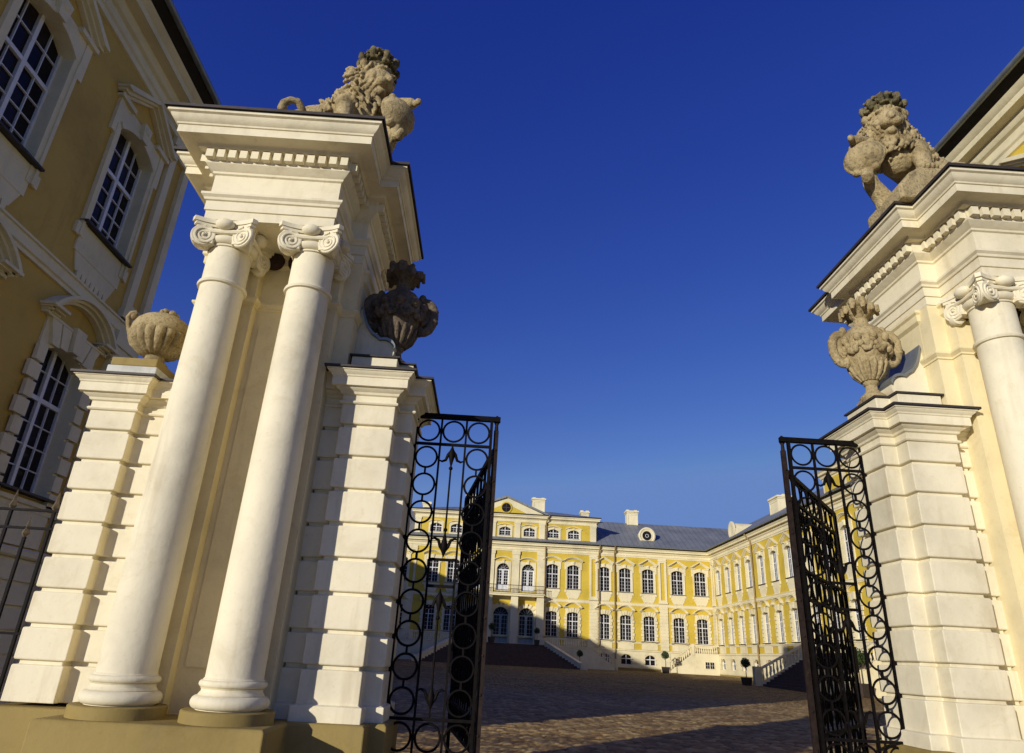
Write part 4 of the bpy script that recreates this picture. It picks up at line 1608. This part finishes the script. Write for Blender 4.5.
# ---- the two buildings that flank the gate
nl = []
for u in (8.42, 11.42):
    nl += [('U', u), ('G', u)]
NL, nlroof = building('flanking_building', (-7.9, 0, 0), pi / 2, 6.0, 13.4, 12.0, nl, 'shaded ochre building with tall white paned windows at the upper left', 'building', GZ, .0,
                      (12.98,), group='buildings flanking the gate')
NR, nrroof = building('flanking_building', (11.05, 0, 0), -pi / 2, -13.4, -6.0, 12.0, [('U', -11.42), ('U', -8.42), ('G', -11.42), ('G', -8.42)],
                      'sunlit yellow building with zinc gutter behind the right pylon at the photo edge', 'building', GZ, .0, (-12.98,), group='buildings flanking the gate')


# ------------------------------------------------------------------ staircases
BALUSTER = MB().lathe((0, 0, 0), [(.05, 0), (.05, .06), (.08, .2), (.09, .28), (.055, .42), (.045, .55), (.06, .74)], 8).mesh('baluster', M['trim'], 50)


def stairs_main():
    z0 = ground_z(69) - .02
    root = empty('stone_staircase', (C0, 76, z0))
    tag(root, 'broad dark stone staircase up to the blue palace doors with flared white cheek walls', 'stairs', 'courtyard staircases')
    top = 1.20 - z0
    n = 13
    st = MB()
    prof_y = lambda k: -2.3 - k * .36
    hw = lambda k: 4.6 + k * .265
    for k in range(n):
        h = top * (n - k) / n
        y1 = prof_y(k)
        w = hw(k)
        st.box(-w, w, y1, -.3 if k == 0 else prof_y(k - 1) + .002, -.3 if k == 0 else -.3, h - .002 * k)
    st.build('step', M['step'], root)
    for s in (-1, 1):
        c = MB()
        a = Vector((s * (hw(0) + .15), prof_y(0) + .2, 0))
        b_ = Vector((s * (hw(n - 1) + .25), prof_y(n - 1) - .15, 0))
        d = (b_ - a).normalized()
        nn = Vector((-d.y, d.x, 0)) * .17
        zs = [(-.3, top + .30), (-.3, .36)]
        v = []
        for P_, (lo, hi) in ((a, zs[0]), (b_, zs[1])):
            for o_ in (-1, 1):
                v += [P_ + nn * o_ + Vector((0, 0, lo)), P_ + nn * o_ + Vector((0, 0, hi))]
        c.add(v, [(0, 4, 5, 1), (2, 3, 7, 6), (1, 5, 7, 3), (0, 1, 3, 2), (4, 6, 7, 5)])
        v = []
        nn2 = nn * 1.35
        for P_, hi in ((a, top + .30), (b_, .36)):
            for o_ in (-1, 1):
                v += [P_ + nn2 * o_ + Vector((0, 0, hi + .003)), P_ + nn2 * o_ + Vector((0, 0, hi + .11))]
        c.add(v, [(0, 4, 5, 1), (2, 3, 7, 6), (1, 5, 7, 3), (0, 1, 3, 2), (4, 6, 7, 5), (0, 2, 6, 4)])
        c.box(b_.x - .32, b_.x + .32, b_.y - .35, b_.y + .2, -.2, .62)
        c.build('cheek_wall', M['trim'], root)
    # side terraces with balustrades
    for s in (-1, 1):
        t = MB()
        t.box(s * 4.85, s * 9.2, -2.2, -.16, -.3, top)
        t.box(s * 4.84, s * 9.25, -2.26, -.15, top - .12, top + .005)
        t.poly([(s * 9.2, -.3), (s * 9.2, top), (s * 12.0, .3), (s * 12.0, -.3)], -2.2, -.9)
        t.build('terrace_wall', M['trim'], root)
        r = MB()
        x = 4.95
        while x < 9.2:
            inst('baluster', BALUSTER, root, (s * x, -2.05, top - .05))
            x += .24
        r.box(s * 4.85, s * 9.3, -2.16, -1.94, top + .66, top + .78)
        x = 9.45
        while x < 11.8:
            zz = top - (x - 9.2) / 2.8 * (top - .3)
            inst('baluster', BALUSTER, root, (s * x, -2.05, zz - .08))
            x += .24
        r.poly([(s * 9.3, top + .66), (s * 9.3, top + .78), (s * 12.0, 1.08), (s * 12.0, .96)], -2.16, -1.94)
        r.box(s * 9.05, s * 9.4, -2.2, -1.9, top, top + .85)
        r.box(s * 11.9, s * 12.2, -2.2, -1.9, -.2, 1.15)
        r.build('balustrade', M['trim'], root)


stairs_main()


def stairs_corner():
    z0 = ground_z(75) - .02
    root = empty('stone_staircase', (21, 75, z0))
    tag(root, 'narrow pale balustraded staircase rising along the facade to the courtyard corner', 'stairs', 'courtyard staircases')
    top = 2.05
    b = MB()
    b.poly([(-1.6, -.3), (1.6, -.3), (3.75, -.3), (3.75, top), (1.0, top), (-1.6, .1)], -.35, .84)
    b.build('terrace_wall', M['trim'], root)
    wq = MB()
    wq.box(2.15, 3.25, -.40, -.352, .55, 1.30)
    wf = wq.build('window', M['trim'], root)
    wq = MB()
    for a_ in (2.25, 2.74):
        wq.box(a_, a_ + .41, -.412, -.402, .62, 1.23)
    wq.build('pane', M['glass'], wf)
    wq = MB()
    for a_ in (2.25, 2.74):
        wq.box(a_ + .195, a_ + .215, -.424, -.413, .62, 1.23)
        wq.box(a_, a_ + .41, -.422, -.413, .91, .93)
    wq.build('window_sash', M['sash'], wf)
    s = MB()
    n = 11
    for k in range(n):
        s.box(-1.6 + 2.6 * k / n, 1.0, -.30, .80, top * k / n, top * (k + 1) / n + .01)
    s.build('step', M['step'], root)
    r = MB()
    x = -1.5
    while x < 3.7:
        zz = max(0, min(1, (x + 1.6) / 2.6)) * (top - .1) + .1
        inst('baluster', BALUSTER, root, (x, -.28, zz))
        x += .23
    r.poly([(-1.7, .85), (1.0, top + .70), (3.75, top + .70), (3.75, top + .83), (1.0, top + .83), (-1.7, .98)], -.40, -.16)
    r.box(-1.85, -1.5, -.45, -.11, -.2, 1.1)
    r.box(.85, 1.15, -.43, -.13, top - .2, top + .9)
    r.build('balustrade', M['trim'], root)


stairs_corner()


def stairs_wing():
    z0 = ground_z(49) - .02
    root = empty('stone_staircase', (24.85, 49.5, z0))
    tag(root, 'wide stone staircase with balusters climbing to the right wing door, lower steps in shadow', 'stairs', 'courtyard staircases')
    top = 2.3
    n = 14
    s = MB()
    for k in range(n):
        x0 = -5.55 + .27 * k
        s.box(x0, -5.55 + .27 * (k + 1) + .002 if k < n - 1 else -.16, -9.0 + .001 * k, .0, -.3, top * (k + 1) / n)
    s.build('step', M['step'], root)
    for y0 in (.0, -9.35):
        r = MB()
        r.poly([(-5.6, -.3), (-.16, -.3), (-.16, top + .02), (-5.55 + .27 * n, top + .02), (-5.6, .25)], y0, y0 + .34)
        r.build('cheek_wall', M['trim'], root)
    for y0 in (.17, -9.18):
        r = MB()
        x = -5.4
        while x < -.4:
            zz = max(0, min(1, (x + 5.6) / (.27 * n + .05))) * (top - .23) + .25
            inst('baluster', BALUSTER, root, (x, y0, zz))
            x += .26
        r.poly([(-5.7, .98), (-5.55 + .27 * n, top + .76), (-.2, top + .76), (-.2, top + .90), (-5.55 + .27 * n, top + .90), (-5.7, 1.12)], y0 - .14, y0 + .14)
        r.box(-6.05, -5.55, y0 - .22, y0 + .22, -.3, 1.25)
        r.box(-5.55 + .27 * n - .15, -5.55 + .27 * n + .15, y0 - .16, y0 + .16, top, top + .95)
        r.build('balustrade', M['trim'], root)


stairs_wing()


# ------------------------------------------------------------------ potted trees
_pot = MB()
_pot.add([(-.26, -.26, 0), (.26, -.26, 0), (.26, .26, 0), (-.26, .26, 0), (-.34, -.34, .62), (.34, -.34, .62), (.34, .34, .62), (-.34, .34, .62)],
         [(3, 2, 1, 0), (4, 5, 6, 7), (0, 1, 5, 4), (1, 2, 6, 5), (2, 3, 7, 6), (3, 0, 4, 7)])
for z in (.08, .30, .54):
    k = .26 + .08 * z / .62 + .012
    _pot.box(-k, k, -k, k, z, z + .05)
POT = _pot.mesh('pot', M['pot'])
TRUNK = MB().tube([(0, 0, .6), (.01, .01, 1.1), (0, 0, 1.55)], [.04, .032, .025], 8).mesh('trunk', M['bark'], 60)
rnd = random.Random(4)
_cr = MB()
for i in range(900):
    d = Vector((rnd.gauss(0, 1), rnd.gauss(0, 1), rnd.gauss(0, 1))).normalized()
    r = .42 * (rnd.random() ** .35) * (1 + .12 * sin(5 * d.x + 3 * d.z))
    p = d * r + Vector((0, 0, 1.78))
    n_ = (d + Vector((rnd.uniform(-.8, .8), rnd.uniform(-.8, .8), rnd.uniform(-.8, .8)))).normalized()
    a_ = n_.orthogonal().normalized() * .065
    c_ = n_.cross(a_).normalized() * .035
    _cr.add([p - a_, p + c_, p + a_, p - c_], [(0, 1, 2, 3)])
CROWN = _cr.mesh('crown', M['leaf'])
for x, y, z, s, lab in ((.86, 73.2, 1.20, 0.85, 'clipped ball tree in dark planter between the two visible palace doors'),
                        (5.55, 73.5, 1.20, .75, 'clipped ball tree in dark planter at the top right corner of the main stairs'),
                        (9.75, 71.8, None, .8, 'clipped ball tree in dark planter at the foot of the main stairs'),
                        (18.55, 72.6, None, .95, 'sunlit ball tree in dark planter at the foot of the narrow corner stairs'),
                        (18.35, 49.9, None, .8, 'shaded ball tree in dark planter beside the wing stair newel'),
                        (20.9, 39.6, None, 1.15, 'green ball tree in planter seen through the right gate panel')):
    root = empty('potted_tree', (x, y, ground_z(y) if z is None else z), rnd.uniform(0, .5))
    root.scale = (s, s, s)
    tag(root, lab, 'potted tree', 'clipped trees in planters round the courtyard')
    inst('pot', POT, root)
    inst('trunk', TRUNK, root)
    inst('crown', CROWN, root)


# ------------------------------------------------------------------ light, sky, camera
AZ = radians(39.7)
EL = radians(12.9)
sd_ = Vector((sin(AZ) * cos(EL), cos(AZ) * cos(EL), -sin(EL)))
sun = bpy.data.lights.new('sun', 'SUN')
sun.energy = 4.05
sun.angle = radians(.5)
sun.color = (1.0, .945, .85)
so = bpy.data.objects.new('sun', sun)
COL.objects.link(so)
so.rotation_euler = (-sd_).to_track_quat('Z', 'Y').to_euler()

wd = bpy.data.worlds.new('World')
S.world = wd
wd.use_nodes = True
nt = wd.node_tree
bg = nt.nodes['Background']
sky = nt.nodes.new('ShaderNodeTexSky')
sky.sky_type = 'NISHITA'
sky.sun_disc = False
sky.sun_elevation = EL
sky.sun_rotation = pi + AZ
sky.altitude = 60
sky.air_density = 1.0
sky.dust_density = .3
sky.ozone_density = 3.0
hs = nt.nodes.new('ShaderNodeHueSaturation')
hs.inputs['Hue'].default_value = .525
hs.inputs['Saturation'].default_value = 1.22
nt.links.new(sky.outputs[0], hs.inputs['Color'])
sep = nt.nodes.new('ShaderNodeSeparateColor')
cmb = nt.nodes.new('ShaderNodeCombineColor')
nt.links.new(hs.outputs[0], sep.inputs[0])
for ch, (pw, kk, mxv) in enumerate(((1.316, 1.36, 1.40), (1.266, .955, 2.55), (.766, 1.70, 5.75))):   # deep, polarised film blue
    a1, a2, a3 = (nt.nodes.new('ShaderNodeMath') for _ in range(3))
    a1.operation, a2.operation, a3.operation = 'POWER', 'MULTIPLY', 'MINIMUM'
    a1.inputs[1].default_value, a2.inputs[1].default_value, a3.inputs[1].default_value = pw, kk, mxv
    nt.links.new(sep.outputs[ch], a1.inputs[0])
    nt.links.new(a1.outputs[0], a2.inputs[0])
    nt.links.new(a2.outputs[0], a3.inputs[0])
    nt.links.new(a3.outputs[0], cmb.inputs[ch])
nt.links.new(cmb.outputs[0], bg.inputs['Color'])
bg.inputs['Strength'].default_value = .094

f, pit, rol, yaw = 667.85, radians(22.69), radians(3.05), radians(1.21)
fw = Vector((sin(yaw) * cos(pit), cos(yaw) * cos(pit), sin(pit)))
r0 = Vector((cos(yaw), -sin(yaw), 0))
u0 = r0.cross(fw)
rr = r0 * cos(rol) + u0 * sin(rol)
uu = -r0 * sin(rol) + u0 * cos(rol)
cam = bpy.data.cameras.new('camera')
cam.sensor_fit = 'HORIZONTAL'
cam.sensor_width = 36
cam.lens = 36 * f / 1024
cam.clip_start = .05
cam.clip_end = 3000
co = bpy.data.objects.new('camera', cam)
COL.objects.link(co)
mt = Matrix((rr, uu, -fw)).transposed().to_4x4()
co.matrix_world = mt
S.camera = co
S.view_settings.view_transform = 'Standard'
S.view_settings.look = 'None'
S.view_settings.exposure = 0
S.view_settings.gamma = 1
